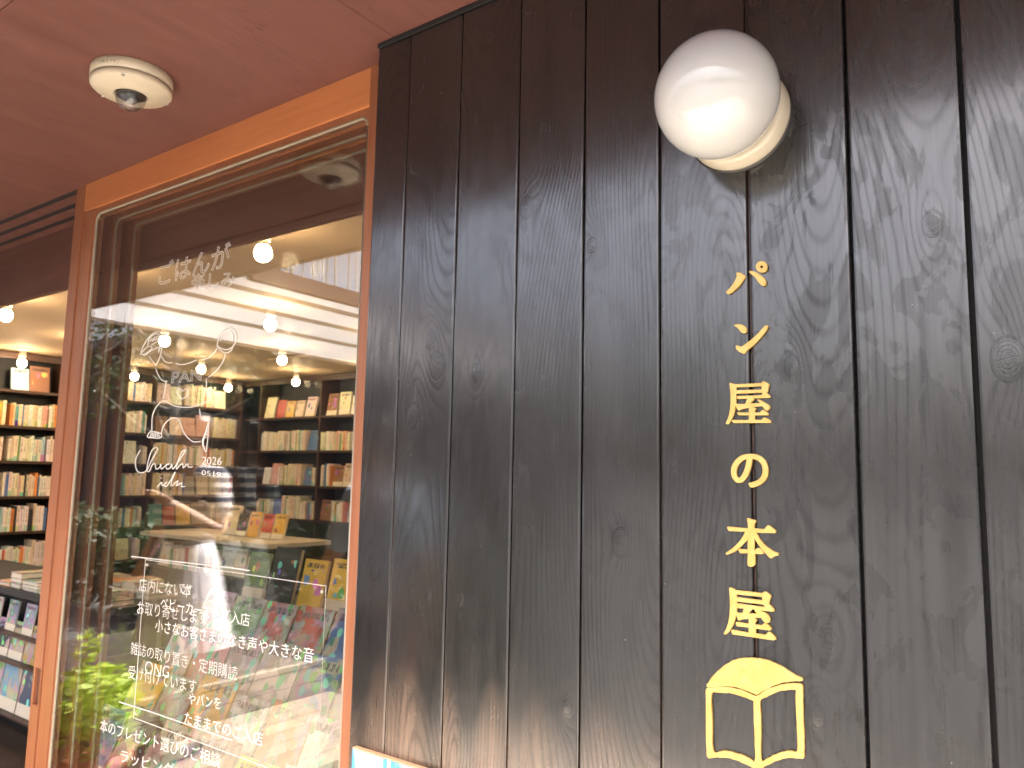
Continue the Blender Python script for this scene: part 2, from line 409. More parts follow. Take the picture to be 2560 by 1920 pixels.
def cover_mat(name, kind):
    """printed cover: the colour of each book is its own (object colour), print is procedural"""
    m, n, l, b = mat(name)
    oi = n.new('ShaderNodeObjectInfo'); tc = n.new('ShaderNodeTexCoord')
    base = oi.outputs['Color']
    sep = n.new('ShaderNodeSeparateXYZ'); l.new(tc.outputs['Generated'], sep.inputs[0])
    off = n.new('ShaderNodeVectorMath'); off.operation = 'MULTIPLY_ADD'
    cm = n.new('ShaderNodeCombineXYZ')
    for i in range(3): l.new(oi.outputs['Random'], cm.inputs[i])
    l.new(cm.outputs[0], off.inputs[0]); off.inputs[1].default_value = (91, 47, 63); l.new(tc.outputs['Generated'], off.inputs[2])
    hs = n.new('ShaderNodeHueSaturation'); l.new(base, hs.inputs['Color']); l.new(math_node(n, l, 'MULTIPLY_ADD', oi.outputs['Random'], 0.8, 0.1), hs.inputs['Hue'])
    hs.inputs['Saturation'].default_value = 1.5; hs.inputs['Value'].default_value = 0.75
    w = n.new('ShaderNodeTexWhiteNoise'); w.noise_dimensions = '1D'; l.new(math_node(n, l, 'MULTIPLY', oi.outputs['Random'], 77.0), w.inputs['W'])
    r2 = w.outputs['Value']
    if kind == 'spine':                     # lettering down the spine and a coloured foot
        mp = n.new('ShaderNodeMapping'); mp.inputs['Scale'].default_value = (1.6, 1.0, 26); l.new(off.outputs[0], mp.inputs['Vector'])
        tx = noise(n, l, mp.outputs[0], 2.0, 2, 0.6)
        inx = math_node(n, l, 'MULTIPLY', math_node(n, l, 'GREATER_THAN', sep.outputs[0], 0.28), math_node(n, l, 'LESS_THAN', sep.outputs[0], 0.72))
        inz = math_node(n, l, 'MULTIPLY', math_node(n, l, 'GREATER_THAN', sep.outputs[2], 0.34), math_node(n, l, 'LESS_THAN', sep.outputs[2], 0.92))
        ink = math_node(n, l, 'MULTIPLY', math_node(n, l, 'MULTIPLY', inx, inz), ramp(n, l, tx, [(0.5, 0.0), (0.56, 0.85)]))
        foot = math_node(n, l, 'MULTIPLY', math_node(n, l, 'LESS_THAN', sep.outputs[2], math_node(n, l, 'MULTIPLY', r2, 0.38)), math_node(n, l, 'GREATER_THAN', oi.outputs['Random'], 0.45))
        col = mixc(n, l, foot, base, hs.outputs[0]); col = mixc(n, l, ink, col, (0.05, 0.045, 0.05))
    else:                                   # picture, title block and paper band
        vo = n.new('ShaderNodeTexVoronoi'); vo.inputs['Scale'].default_value = 3.2 if kind == 'cover' else 7.0; vo.inputs['Randomness'].default_value = 1.0
        l.new(off.outputs[0], vo.inputs['Vector'])
        s2 = n.new('ShaderNodeSeparateColor'); l.new(vo.outputs['Color'], s2.inputs[0])
        hs2 = n.new('ShaderNodeHueSaturation'); hs2.inputs['Color'].default_value = (0.7, 0.16, 0.12, 1); l.new(s2.outputs[0], hs2.inputs['Hue']); hs2.inputs['Saturation'].default_value = 0.9
        l.new(math_node(n, l, 'MULTIPLY_ADD', s2.outputs[1], 0.9, 0.35), hs2.inputs['Value'])
        pic = math_node(n, l, 'LESS_THAN', vo.outputs['Distance'], math_node(n, l, 'MULTIPLY_ADD', s2.outputs[2], 0.40, 0.12 if kind == 'cover' else 0.35))
        iny = math_node(n, l, 'MULTIPLY', math_node(n, l, 'GREATER_THAN', sep.outputs[1], 0.1), math_node(n, l, 'LESS_THAN', sep.outputs[1], 0.9))
        inz = math_node(n, l, 'MULTIPLY', math_node(n, l, 'GREATER_THAN', sep.outputs[2], 0.26), math_node(n, l, 'LESS_THAN', sep.outputs[2], 0.78))
        pic = math_node(n, l, 'MULTIPLY', pic, math_node(n, l, 'MULTIPLY', iny, inz) if kind == 'cover' else 1.0)
        if kind == 'mag':
            nz_ = n.new('ShaderNodeTexNoise'); nz_.inputs['Scale'].default_value = 1.7; nz_.inputs['Detail'].default_value = 3; nz_.inputs['Distortion'].default_value = 1.2
            l.new(off.outputs[0], nz_.inputs['Vector'])
            hs3 = n.new('ShaderNodeHueSaturation'); l.new(nz_.outputs['Color'], hs3.inputs['Color']); hs3.inputs['Saturation'].default_value = 1.0; hs3.inputs['Value'].default_value = 0.75
            col = mixc(n, l, ramp(n, l, nz_.outputs['Fac'], [(0.46, 0.0), (0.54, 1.0)]), base, hs3.outputs[0])
            col = mixc(n, l, math_node(n, l, 'MULTIPLY', pic, math_node(n, l, 'GREATER_THAN', s2.outputs[0], 0.78)), col, hs2.outputs[0])
        else: col = mixc(n, l, pic, base, hs2.outputs[0])
        mp = n.new('ShaderNodeMapping'); mp.inputs['Scale'].default_value = (1, 9, 3); l.new(off.outputs[0], mp.inputs['Vector'])
        tx = noise(n, l, mp.outputs[0], 3.0, 2, 0.7)
        tz = math_node(n, l, 'MULTIPLY', math_node(n, l, 'GREATER_THAN', sep.outputs[2], 0.82), math_node(n, l, 'LESS_THAN', sep.outputs[2], 0.92))
        ink = math_node(n, l, 'MULTIPLY', math_node(n, l, 'MULTIPLY', tz, iny), ramp(n, l, tx, [(0.46, 0.0), (0.5, 1.0)]))
        col = mixc(n, l, ink, col, (0.06, 0.05, 0.06))
        band = math_node(n, l, 'MULTIPLY', math_node(n, l, 'LESS_THAN', sep.outputs[2], 0.22), math_node(n, l, 'GREATER_THAN', r2, 0.45))
        col = mixc(n, l, band, col, (0.74, 0.68, 0.55))
    l.new(col, b.inputs['Base Color']); b.inputs['Roughness'].default_value = 0.42
def far_cover():
    m, n, l, b = mat('far_book_cover'); at = n.new('ShaderNodeAttribute'); at.attribute_name = 'paper_colour'
    t = noise(n, l, posmap(n, l, (1, 1, 0.35)), 90, 2, 0.5)
    l.new(mixc(n, l, ramp(n, l, t, [(0.60, 0.0), (0.66, 0.75)]), at.outputs['Color'], (0.08, 0.06, 0.06)), b.inputs['Base Color']); b.inputs['Roughness'].default_value = 0.45
far_cover()
cover_mat('book_spine', 'spine'); cover_mat('book_cover', 'cover'); cover_mat('magazine_cover', 'mag')

# ================================================================== SETTING
def sheet(x0, x1, y0, y1, z):
    bm = bmesh.new(); bm.faces.new([bm.verts.new(p) for p in ((x0, y0, z), (x1, y0, z), (x1, y1, z), (x0, y1, z))]); return bm
struct('ground', sheet(-150, 150, -200, 120, 0.0), 'paving_stone')

# timber deck in front of the shop, plank by plank
deck = bpy.data.objects.new('deck', None); COL.objects.link(deck); deck['kind'] = 'structure'
x = -6.6; k = 0; plank_me = None
while x < 3.0:
    o = obj('plank', boxm(0, 0.135, -1.35, 1.18, 0.004, 0.03, 0.003), 'deck_timber', deck); o.location.x = x
    x += 0.142
# two broad timber steps beside the door
def steps(name, x0, x1, y0, y1, z0, z1, label):
    t = empty(name, label, 'step', ((x0 + x1) / 2, (y0 + y1) / 2, z0), 'timber steps on the deck')
    obj('carcass', boxm(x0 + 0.02, x1 - 0.03, y0 + 0.02, y1 - 0.02, z0, z1 - 0.03), 'shelf_timber', t)
    n = int((x1 - x0) / 0.118); w = (x1 - x0) / n
    for i in range(n): obj('plank', boxm(x0 + i * w + 0.002, x0 + (i + 1) * w - 0.002, y0, y1, z1 - 0.028, z1, 0.003), 'step_timber', t)
    m = max(1, round((z1 - 0.03 - z0) / 0.09)); hh = (z1 - 0.03 - z0) / m
    for i in range(m): obj('plank', boxm(x1 - 0.028, x1 - 0.004, y0, y1, z0 + i * hh + 0.002, z0 + (i + 1) * hh - 0.002, 0.003), 'step_timber', t)
    return t
steps('timber_step', -3.64, -2.75, -0.7, 0.68, 0.031, 0.22, 'low wide timber step in front of the glass doors')
steps('timber_step', -5.3, -3.67, -0.7, 0.68, 0.031, 0.40, 'higher timber step rising behind the low one')

# shop interior shell
struct('floor', boxm(RX0, RX1, 1.28, RYB, -0.02, 0.006), 'floor_timber')
ceil = struct('ceiling', boxm(RX0, RX1, 1.494, RYB, HS - 0.004, HS + 0.06), 'cream_plaster')
struct('wall_back', boxm(RX0 - 0.1, RX1 + 0.1, RYB, RYB + 0.1, 0, HS + 0.06), 'slate_panel')
struct('wall_left', boxm(RX0 - 0.1, RX0, 1.3, RYB, 0, HS + 0.06), 'slate_panel')
struct('wall_right', boxm(RX1, RX1 + 0.1, 1.3, RYB, 0, HS + 0.06), 'cream_plaster')
vent = obj('air_vent', boxm(-5.75, -5.15, 4.25, 4.85, HS - 0.022, HS - 0.005, 0.006), 'cream_plaster')
tag(vent, 'square cream air vent set flush in the shop ceiling', 'vent')
# timber ceiling over the doorway, with the door grooves
inner = empty('doorway_head', 'brown timber head above the sliding doors with three dark tracks', 'door head', (-4.4, 1.5, HS))
G0 = [GY + 0.020 + i * DSP for i in range(3)]
edges = [1.226] + [g for c in G0 for g in (c - 0.0125, c + 0.0125)] + [1.4685]
for i in range(0, len(edges), 2):
    obj('board', boxm(-7.6, RX1, edges[i], edges[i + 1], HS + 0.0015, HS + 0.03, 0.002), 'canopy_panel', inner)
for c in G0:
    obj('track', boxm(-7.6, RX1, c - 0.0122, c + 0.0122, HS + 0.004, HS + 0.026), 'black_void', inner)
obj('backing', boxm(-7.6, RX1, 1.226, 1.468, HS + 0.032, HS + 0.06), 'black_void', inner)
obj('transom', boxm(-7.6, RX1, 1.469, 1.492, CH + 0.7415, HS + 0.03, 0.002), 'transom_timber', inner)

# canopy over the pavement
canopy = empty('canopy', 'flat canopy clad underneath in red brown plywood panels', 'canopy', (-2.0, 0.7, HS))
jx = [-8.5, -6.68, -4.86, -3.04, -1.221, 0.60, 2.42, 4.24]
for a, b_ in zip(jx[:-1], jx[1:]):
    obj('panel', boxm(a + 0.0006, b_ - 0.0006, 0.632, 1.2255, HS, HS + 0.018, 0.001), 'canopy_panel', canopy)
obj('edge_board', boxm(-8.5, 4.24, SOF_EDGE, 0.628, HS - 0.004, HS + 0.02, 0.002), 'canopy_edge_board', canopy)
obj('fascia', boxm(-8.5, 4.24, SOF_EDGE - 0.03, SOF_EDGE - 0.002, HS - 0.01, HS + 0.26, 0.003), 'canopy_edge_board', canopy)
obj('roof', boxm(-8.5, 4.24, SOF_EDGE, 1.225, HS + 0.022, HS + 0.25), 'black_void', canopy)
# the floor above (upper facade of the shop)
up = empty('upper_facade', 'plain rendered upper storey above the canopy', 'building', (-2, 3.3, HS + 0.26))
obj('wall', boxm(-8.5, 4.24, 1.232, 6.0, HS + 0.262, HS + 3.2), 'render_wall', up)

# ---------------------------------------------------------------- black board wall
bw = empty('board_wall', 'black stained wall of upright planks with tight dark joints', 'wall', (0.2, WY, 0))
EDGE = [-1.272, -1.169, -1.017, -0.8615, -0.7100, -0.5573, -0.4020, -0.2486, -0.0976]
while EDGE[-1] < 2.6: EDGE.append(EDGE[-1] + 0.1538)
GAP = [0.0026, 0.0026, 0.003, 0.0026, 0.003, 0.0032, 0.0050, 0.0042, 0.0052] + [0.004] * 40
KN = [(1093, 914, .020), (1077, 850, .014), (1032, 1041, .017), (1192, 931, .012), (1316, 517, .016), (1479, 613, .010), (1551, 1354, .017), (1308, 1192, .015),
      (937, 1429, .013), (2071, 1597, .022), (1979, 914, .011), (1418, 1765, .009), (1447, 45, .014), (1268, 205, .009), (1975, 231, .020), (2045, 1790, .010), (2330, 560, .013), (1150, 1500, .008), (2520, 900, .02)]
KNOTS = []
for kx, ky, kr in KN:
    p = PY(kx, ky, WY); KNOTS.append((p.x, p.z, kr))
prng = np.random.RandomState(11)
def smooth1(u, seed, freq):
    r = np.random.RandomState(seed); t = np.zeros_like(u)
    for j in range(4): t += np.sin(u * freq * (1 + 0.63 * j) + r.rand() * 6.28) * r.uniform(0.5, 1) / (1 + 0.7 * j)
    return t
def plank(x0, x1, idx):
    nx, nz = (38, 400) if idx < 12 else (8, 20); zt = HS - 0.0015; y0 = WY + prng.uniform(-0.0006, 0.0008)
    xs = np.concatenate([[x0, x0 + 0.0014], np.linspace(x0 + 0.004, x1 - 0.004, nx - 4), [x1 - 0.0014, x1]]); zs = np.linspace(0.035, zt, nz)
    Xg, Zg = np.meshgrid(xs, zs)
    Yg = np.full_like(Xg, y0); Yg[:, 0] += 0.0022; Yg[:, -1] += 0.0022; Yg[:, 1] += 0.0005; Yg[:, -2] += 0.0005
    bow = 0.0006 * smooth1(Zg, idx, 2.0) * ((Xg - x0) / (x1 - x0) - 0.5)
    Yg += bow
    xc = (x0 + x1) / 2 + 0.045 * smooth1(Zg, 50 + idx, 1.3) * prng.uniform(0.5, 1.3) + prng.uniform(-0.05, 0.05)
    d = 0.055 + 0.045 * smooth1(Zg, 90 + idx, 2.1) + 0.05 * (Zg - 1.5) * prng.choice([-1, 1])
    ph = np.sqrt((Xg - xc) ** 2 + d ** 2 + 1e-5) * 125
    kn = np.full_like(ph, 3.0)
    for kx, kz, kr in KNOTS:
        if kx < x0 - 0.05 or kx > x1 + 0.05: continue
        dx, dz = (Xg - kx), (Zg - kz)
        q = np.sqrt((dx / kr) ** 2 + (dz / (1.5 * kr)) ** 2)
        ph += 3.2 * np.exp(-((dx / (1.7 * kr)) ** 2 + (dz / (4.5 * kr)) ** 2)) * np.sign(prng.rand() - 0.3)
        kn = np.minimum(kn, q)
        Yg -= 0.0007 * np.exp(-q ** 2)
    # weathered foot of the boards
    wear = np.clip((1.10 + 0.10 * smooth1(Xg * 9, 200 + idx, 3.0) * 0.5 - Zg) / 0.42, 0, 1) * {1: 0.7, 2: 1.0, 3: 1.0, 4: 0.8, 5: 0.6, 6: 0.15, 7: 0.12, 8: 0.3}.get(idx, 0.15)
    vs = np.stack([Xg, Yg, Zg], -1).reshape(-1, 3).tolist(); nv = len(vs); fs = []
    for j in range(nz - 1):
        for i in range(nx - 1):
            a = j * nx + i; fs.append((a, a + 1, a + nx + 1, a + nx))
    yb = WY + 0.019
    for (X, Z) in ((x0, zs[0]), (x1, zs[0]), (x1, zs[-1]), (x0, zs[-1])): vs.append((X, yb, Z))
    B = [nv, nv + 1, nv + 2, nv + 3]
    fs.append([B[0], B[3]] + [(nz - 1 - j) * nx for j in range(nz)]); fs.append([B[2], B[1]] + [j * nx + nx - 1 for j in range(nz)])
    fs.append([B[1], B[0]] + list(range(nx))); fs.append([B[3], B[2]] + [(nz - 1) * nx + nx - 1 - i for i in range(nx)]); fs.append([B[0], B[1], B[2], B[3]])
    me = bpy.data.meshes.new('plank'); me.from_pydata(vs, [], fs)
    for nm, arr in (('phase', ph), ('kq', kn / 3.0), ('wear', wear), ('patch', np.full_like(ph, {7: 1.0, 8: 0.8, 6: 0.5, 9: 0.7}.get(idx, 0.25)))):
        at = me.attributes.new(nm, 'FLOAT', 'POINT'); at.data.foreach_set('value', np.concatenate([arr.ravel(), np.zeros(4)]).astype(np.float32))
    return obj('plank', me, 'black_stained_board', bw)
for i in range(len(EDGE) - 1):
    plank(EDGE[i] + (GAP[i] / 2 if i else 0), EDGE[i + 1] - GAP[i + 1] / 2, i + 1)
obj('backing', boxm(EDGE[0] + 0.004, EDGE[-1], WY + 0.0195, WY + 0.045, 0.03, HS - 0.003), 'black_void', bw)
obj('top_trim', boxm(EDGE[0] + 0.001, EDGE[-1], WY - 0.006, WY - 0.0015, HS - 0.012, HS - 0.001, 0.001), 'black_void', bw)
# timber tongue showing in the wide joint under the lamp
obj('tongue', boxm(EDGE[6] - 0.0016, EDGE[6] + 0.0016, WY + 0.006, WY + 0.019, 0.035, HS - 0.004), 'shelf_timber', bw)

# ---------------------------------------------------------------- three stacked sliding doors
DX0, DX1 = -2.870, -1.235                     # outer edges of a door
STRIP, BX0 = -2.811, -2.736
OX0, OX1, OZ0, OZ1 = -2.728, -1.372, 0.30, CH + 0.889      # clear opening (gasket line)
def rrect(x0, x1, z0, z1, r, n=6):
    pts = []
    for cx_, cz_, a0 in ((x1 - r, z1 - r, 0), (x0 + r, z1 - r, 90), (x0 + r, z0 + r, 180), (x1 - r, z0 + r, 270)):
        for k in range(n + 1):
            a = math.radians(a0 + 90 * k / n); pts.append((cx_ + r * math.cos(a), cz_ + r * math.sin(a)))
    return pts
DOORS = []
for i in range(3):
    y = GY + i * DSP
    lab = ['front sliding glass door in orange timber, white writing on its pane', 'middle sliding timber glass door of the stack of three', 'rear sliding timber glass door, farthest inside the shop'][i]
    d = empty('sliding_door', lab, 'door', ((DX0 + DX1) / 2, y + 0.02, 0), 'stacked sliding doors'); DOORS.append(d)
    zt = HS + 0.012; zr = CH + 0.908
    # left stile = proud edge strip with the finger pull + inner board
    pz0, pz1 = PY(90, 1765, y).z, PY(100, 1672, y).z
    pxa, pxb = PY(84, 1730, y).x, PY(100, 1700, y).x
    if i == 0:
        bm = bmesh.new()
        box(bm, DX0, pxa, y, y + 0.038, 0.035, zt); box(bm, pxb, STRIP, y, y + 0.038, 0.035, zt)
        box(bm, pxa, pxb, y, y + 0.038, pz1, zt); box(bm, pxa, pxb, y, y + 0.038, 0.035, pz0)
        bmesh.ops.remove_doubles(bm, verts=bm.verts, dist=1e-5)
        st = obj('stile', bm, 'door_timber_upright', d)
        obj('finger_pull', boxm(pxa - 0.001, pxb + 0.001, y + 0.010, y + 0.036, pz0 - 0.001, pz1 + 0.001), 'inner_ceiling_timber', st)
    else:
        st = obj('stile', boxm(DX0, STRIP, y, y + 0.038, 0.035, zt, 0.002), 'door_timber_upright', d)
    obj('stile', boxm(STRIP + 0.0006, BX0, y + 0.005, y + 0.036, 0.035, zr - 0.001, 0.0015), 'door_timber_upright', d)
    obj('stile', boxm(OX1 + 0.008, DX1, y, y + 0.038, 0.035, zt, 0.002), 'door_timber_upright', d)
    obj('top_rail', boxm(STRIP + 0.0006, OX1 + 0.0075, y + 0.002, y + 0.037, zr, zt, 0.002), 'door_timber_level', d)
    obj('bottom_rail', boxm(BX0 + 0.0005, OX1 + 0.0075, y + 0.004, y + 0.036, 0.036, OZ0 - 0.018, 0.002), 'door_timber_level', d)
    # routed bead with rounded corners
    out = [(BX0 + 0.0004, OZ0 - 0.0175), (OX1 + 0.0072, OZ0 - 0.0175), (OX1 + 0.0072, zr - 0.0006), (BX0 + 0.0004, zr - 0.0006)]
    me = curve_mesh([out, rrect(OX0, OX1, OZ0, OZ1, 0.028)], extrude=0.0135)
    remap(me, lambda a, b, c: (a, y + 0.0215 + c, b)); obj('glazing_bead', me, 'door_timber_upright', d)
    bm = bmesh.new(); rr = rrect(OX0 + 0.003, OX1 - 0.003, OZ0 + 0.003, OZ1 - 0.003, 0.026); rr.append(rr[0])
    tube(bm, [(a, y + 0.0115, b) for a, b in rr], 0.0046, 8)
    obj('gasket', bm, 'grey_gasket', d, smooth=True)
    gp = obj('glass_pane', boxm(OX0 - 0.006, OX1 + 0.006, y + 0.0125, y + 0.0185, OZ0 - 0.006, OZ1 + 0.006), 'window_glass' if i == 0 else 'rear_glass', d)
    if i == 0: PANE = gp
    else: d['group'] = 'stacked sliding doors'
obj('floor_track', boxm(-7.6, RX1, 1.25, 1.47, 0.008, 0.034, 0.002), 'door_timber_level', inner)

# ---------------------------------------------------------------- writing on the glass
PYG = GY + 0.0123
PEN = lambda pts, o, s: [((lambda q: (q.x, q.z))(PY(o[0] + px_ / s, o[1] + py_ / s, PYG))) for px_, py_ in pts]
def line_text(s, o, sc, LB, RB, LT, thin=-0.012, outline=False, parent=None, yy=None, name='lettering'):
    Yp = yy or PYG
    a, b_, c = (PY(o[0] + q[0] / sc, o[1] + q[1] / sc, Yp) for q in (LB, RB, LT))
    me = text_mesh(s, offset=0.0 if outline else thin, bevel=0.011 if outline else 0.0, outline=outline, extrude=0.0 if outline else 0.004)
    vv = np.array([v.co[:] for v in me.vertices]); x0, x1 = vv[:, 0].min(), vv[:, 0].max(); z0, z1 = vv[:, 1].min(), vv[:, 1].max()
    R, U = b_ - a, c - a
    U = Vector((0, 0, U.z))
    remap(me, lambda x_, y_, z_: (a.x + R.x * (x_ - x0) / (x1 - x0), Yp - 0.0004 - z_ * 0.02, a.z + R.z * (x_ - x0) / (x1 - x0) + U.z * (y_ - z0) / (z1 - z0)))
    return obj(name, me, 'white_pen', parent or PANE)
R3 = ((0, 1200), 2.304)
line_text('店内にない本', *R3, (800, 640), (1098, 680), (803, 565))
line_text('お取り寄せします', *R3, (790, 772), (1190, 835), (795, 695))
line_text('雑誌の取り置き・定期購読', *R3, (752, 1002), (1365, 1158), (758, 930))
line_text('受け付けています', *R3, (738, 1142), (1128, 1232), (740, 1065))
line_text('本のプレゼント選びのご相談', *R3, (575, 1448), (1268, 1662), (580, 1375))
line_text('ラッピング', *R3, (692, 1622), (1000, 1712), (697, 1550))
Z2 = ((280, 560), 3.456)
line_text('ごはんが', *Z2, (398, 535), (1015, 365), (402, 340), outline=True)
line_text('楽しみ', *Z2, (680, 565), (1062, 545), (684, 432), outline=True)
line_text('PAN', *Z2, (515, 1375), (772, 1352), (520, 1278), outline=True)
Z3 = ((280, 960), 3.456)
line_text('2026', *Z3, (778, 695), (945, 700), (780, 630), thin=-0.012)
line_text('0519', *Z3, (775, 785), (940, 808), (778, 742), thin=-0.012)
strokes = []
def st(o, s, pts, closed=False): strokes.append(PEN(smooth_poly(pts + ([pts[0]] if closed else []), 5, False), o, s))
# pen drawing: two loaves, a shirt and legs
st(*Z2, [(250, 1130), (262, 1080), (300, 1010), (345, 955), (400, 932), (455, 945), (490, 985), (480, 1030), (430, 1055), (370, 1080), (320, 1110), (285, 1135), (255, 1120)])
st(*Z2, [(262, 1110), (310, 1060), (350, 1070), (310, 1110), (268, 1130)])
st(*Z2, [(310, 1050), (330, 985), (380, 950), (420, 965), (400, 1010), (345, 1045)])
for q in ((330, 1010, 350, 985), (352, 1012, 370, 975), (375, 1005, 392, 968), (398, 1000, 410, 960)): st(*Z2, [(q[0], q[1]), ((q[0] + q[2]) / 2 + 6, (q[1] + q[3]) / 2), (q[2], q[3])])
st(*Z2, [(325, 1140), (345, 1175), (380, 1215)]); st(*Z2, [(380, 1225), (405, 1180), (425, 1120), (432, 1070), (415, 1075), (405, 1110)])
st(*Z2, [(430, 1140), (455, 1180), (490, 1200), (525, 1198)]); st(*Z2, [(555, 1205), (600, 1215), (660, 1205), (740, 1172)])
st(*Z2, [(380, 1245), (400, 1300), (430, 1345), (470, 1365)]); st(*Z2, [(475, 1352), (465, 1400), (455, 1460), (445, 1508)])
st(*Z2, [(820, 1330), (818, 1400), (815, 1470)]); st(*Z2, [(815, 1480), (860, 1515), (790, 1550), (700, 1580), (600, 1582), (540, 1570), (505, 1555)])
st(*Z2, [(495, 1550), (470, 1530), (430, 1535), (390, 1575), (365, 1620), (350, 1680), (348, 1780)])
st(*Z2, [(980, 1125), (965, 1180), (920, 1250), (870, 1300), (838, 1325)]); st(*Z2, [(775, 1175), (830, 1160), (880, 1120), (910, 1075)])
st(*Z2, [(910, 1060), (925, 985), (965, 915), (1020, 890), (1065, 925), (1080, 985), (1055, 1050), (1000, 1085), (945, 1075), (912, 1050)])
st(*Z2, [(940, 1010), (960, 950), (1010, 915), (1050, 945), (1050, 1010)]); st(*Z2, [(912, 1060), (945, 1095), (985, 1115), (1030, 1095), (1048, 1060)])
st(*Z2, [(600, 1505), (570, 1470), (570, 1435), (595, 1425), (612, 1445), (640, 1425), (660, 1445), (645, 1490), (610, 1510)], True)
st(*Z3, [(348, 400), (330, 415), (315, 435), (312, 460), (350, 465), (400, 470), (430, 455), (425, 430), (380, 412), (350, 410)], True)
for q in range(6): st(*Z3, [(330 + q * 16, 462), (338 + q * 14, 440), (345 + q * 13, 418)])
st(*Z3, [(428, 430), (445, 370), (480, 320), (530, 295), (570, 300), (595, 340), (620, 410), (660, 465), (710, 500), (770, 495)])
st(*Z3, [(760, 215), (765, 260), (785, 315), (835, 325), (835, 400), (828, 500), (815, 590)])
for q in range(5): st(*Z3, [(832 - q * 3, 340 + q * 30), (808 - q * 6, 430 + q * 14), (785 + q * 5, 510 + q * 14), (812, 585)])
# signature
st(*Z3, [(248, 572), (215, 630), (205, 700), (225, 755), (270, 765), (310, 735), (350, 650), (395, 570), (385, 548), (350, 570), (320, 650), (305, 740), (325, 755), (350, 700), (375, 690), (385, 735), (415, 720), (425, 690), (430, 735), (465, 705), (500, 690), (470, 700), (478, 735), (510, 720), (520, 690), (530, 735), (570, 680), (630, 590), (640, 570), (605, 590), (570, 680), (560, 735), (590, 700), (615, 690), (620, 725), (655, 690), (665, 718), (700, 715)])
st(*Z3, [(425, 808), (432, 816)]); st(*Z3, [(395, 890), (430, 850), (440, 880), (480, 845), (455, 870), (470, 885), (500, 850), (550, 760), (520, 830), (515, 880), (545, 860), (575, 835), (560, 880), (590, 860), (610, 855), (600, 885), (635, 885)])
st((0, 1200), 2.304, [(760, 440), (1000, 468), (1300, 502), (1440, 522)]); st((0, 1200), 2.304, [(690, 1278), (900, 1345), (1150, 1432), (1340, 1500)])
bm = bmesh.new()
for s_ in strokes: tube(bm, [(a, PYG - 0.0012, b) for a, b in s_], 0.0013, 5)
obj('pen_drawing', bm, 'white_pen', PANE)

# clear acrylic notice fixed on the pane
ny = GY + 0.0045
nb = empty('acrylic_notice', 'clear acrylic notice board with white border and hand lettered lines on the door glass', 'notice', tuple(PY(600, 1700, ny)))
c4 = [PY(q[0] / 2.304, 1200 + q[1] / 2.304, ny) for q in ((850, 460), (1880, 610), (1822, 1745), (770, 1382))]
xa, xb = min(c4[0].x, c4[3].x), max(c4[1].x, c4[2].x); zt_, zb_ = (c4[0].z + c4[1].z) / 2, (c4[2].z + c4[3].z) / 2
obj('sheet', boxm(xa, xb, ny, ny + 0.003, zb_, zt_), 'acrylic', nb)
bm = bmesh.new(); tube(bm, [(xa, ny - .0008, zb_), (xa, ny - .0008, zt_), (xb, ny - .0008, zt_), (xb, ny - .0008, zb_), (xa, ny - .0008, zb_)], 0.0008, 5); obj('border', bm, 'white_pen', nb)
for sx in (xa + 0.012, xb - 0.012):
    for sz in (zb_ + 0.014, zt_ - 0.014):
        bm = bmesh.new(); lathe(bm, [(0.0001, 0.004), (0.0035, 0.0035), (0.004, 0.0)], 12, 'Y', (sx, ny - 0.0005, sz)); obj('screw', bm, 'white_enamel', nb)
line_text('です', *R3, (1032, 652), (1106, 664), (1034, 592), parent=nb, yy=ny)
line_text('ベビーカーでのご入店', *R3, (925, 738), (1436, 846), (928, 670), parent=nb, yy=ny)
line_text('小さなお客さまのなき声や大きな音', *R3, (893, 872), (1806, 1056), (896, 800), parent=nb, yy=ny)
line_text('○NG', *R3, (835, 1112), (972, 1140), (838, 1042), parent=nb, yy=ny, thin=-0.02)
line_text('やパンを', *R3, (1085, 1290), (1270, 1320), (1088, 1226), parent=nb, yy=ny)
line_text('たままでのご入店', *R3, (1062, 1402), (1512, 1535), (1066, 1330), parent=nb, yy=ny)

# ================================================================== THINGS ON THE WALL
# gold characters and emblem, traced as outlines on the plane of the boards
def glyph(name, label, o, s, outline, holes=(), cat='letter', group='raised gold characters', k=1, parent=None, depth=0.0022, jit=0.0):
    def cv(pts):
        P = pts if k == 1 else smooth_poly(pts, k)
        r = random.Random(len(pts)); out = []
        for a, b_ in P:
            q = PY(o[0] + a / s, o[1] + b_ / s, WY - 0.004); out.append((q.x + r.uniform(-jit, jit), q.z + r.uniform(-jit, jit)))
        return out
    me = curve_mesh([cv(outline)] + [cv(h_) for h_ in holes], extrude=depth, bevel=0.0007)
    remap(me, lambda a, b_, c: (a, WY - 0.0035 - c, b_))
    ob = obj(name, me, 'gold_paint', parent)
    return tag(ob, label, cat, group) if parent is None else ob
A1 = ((1800, 640), 6.379)
circ = lambda cx_, cy_, r, n=20: [(cx_ + r * math.cos(2 * math.pi * k / n), cy_ + r * math.sin(2 * math.pi * k / n)) for k in range(n)]
pa = empty('gold_character', 'raised gold katakana character with a small ring, under the globe lamp', 'letter', tuple(PY(1868, 690, WY)), 'raised gold characters')
glyph('stroke', '', *A1, [(272, 280), (290, 270), (340, 278), (375, 300), (400, 322), (395, 345), (370, 375), (345, 415), (310, 465), (265, 510), (215, 550), (165, 588), (135, 600), (110, 585), (112, 572), (160, 525), (205, 470), (240, 415), (265, 360), (280, 315)], k=2, parent=pa)
glyph('stroke', '', *A1, [(475, 258), (490, 248), (540, 252), (590, 272), (640, 305), (690, 345), (720, 378), (732, 415), (725, 450), (700, 470), (670, 462), (635, 430), (605, 390), (575, 345), (530, 305)], k=2, parent=pa)
glyph('ring', '', *A1, circ(668, 174, 86), [circ(668, 174, 31, 14)], parent=pa)
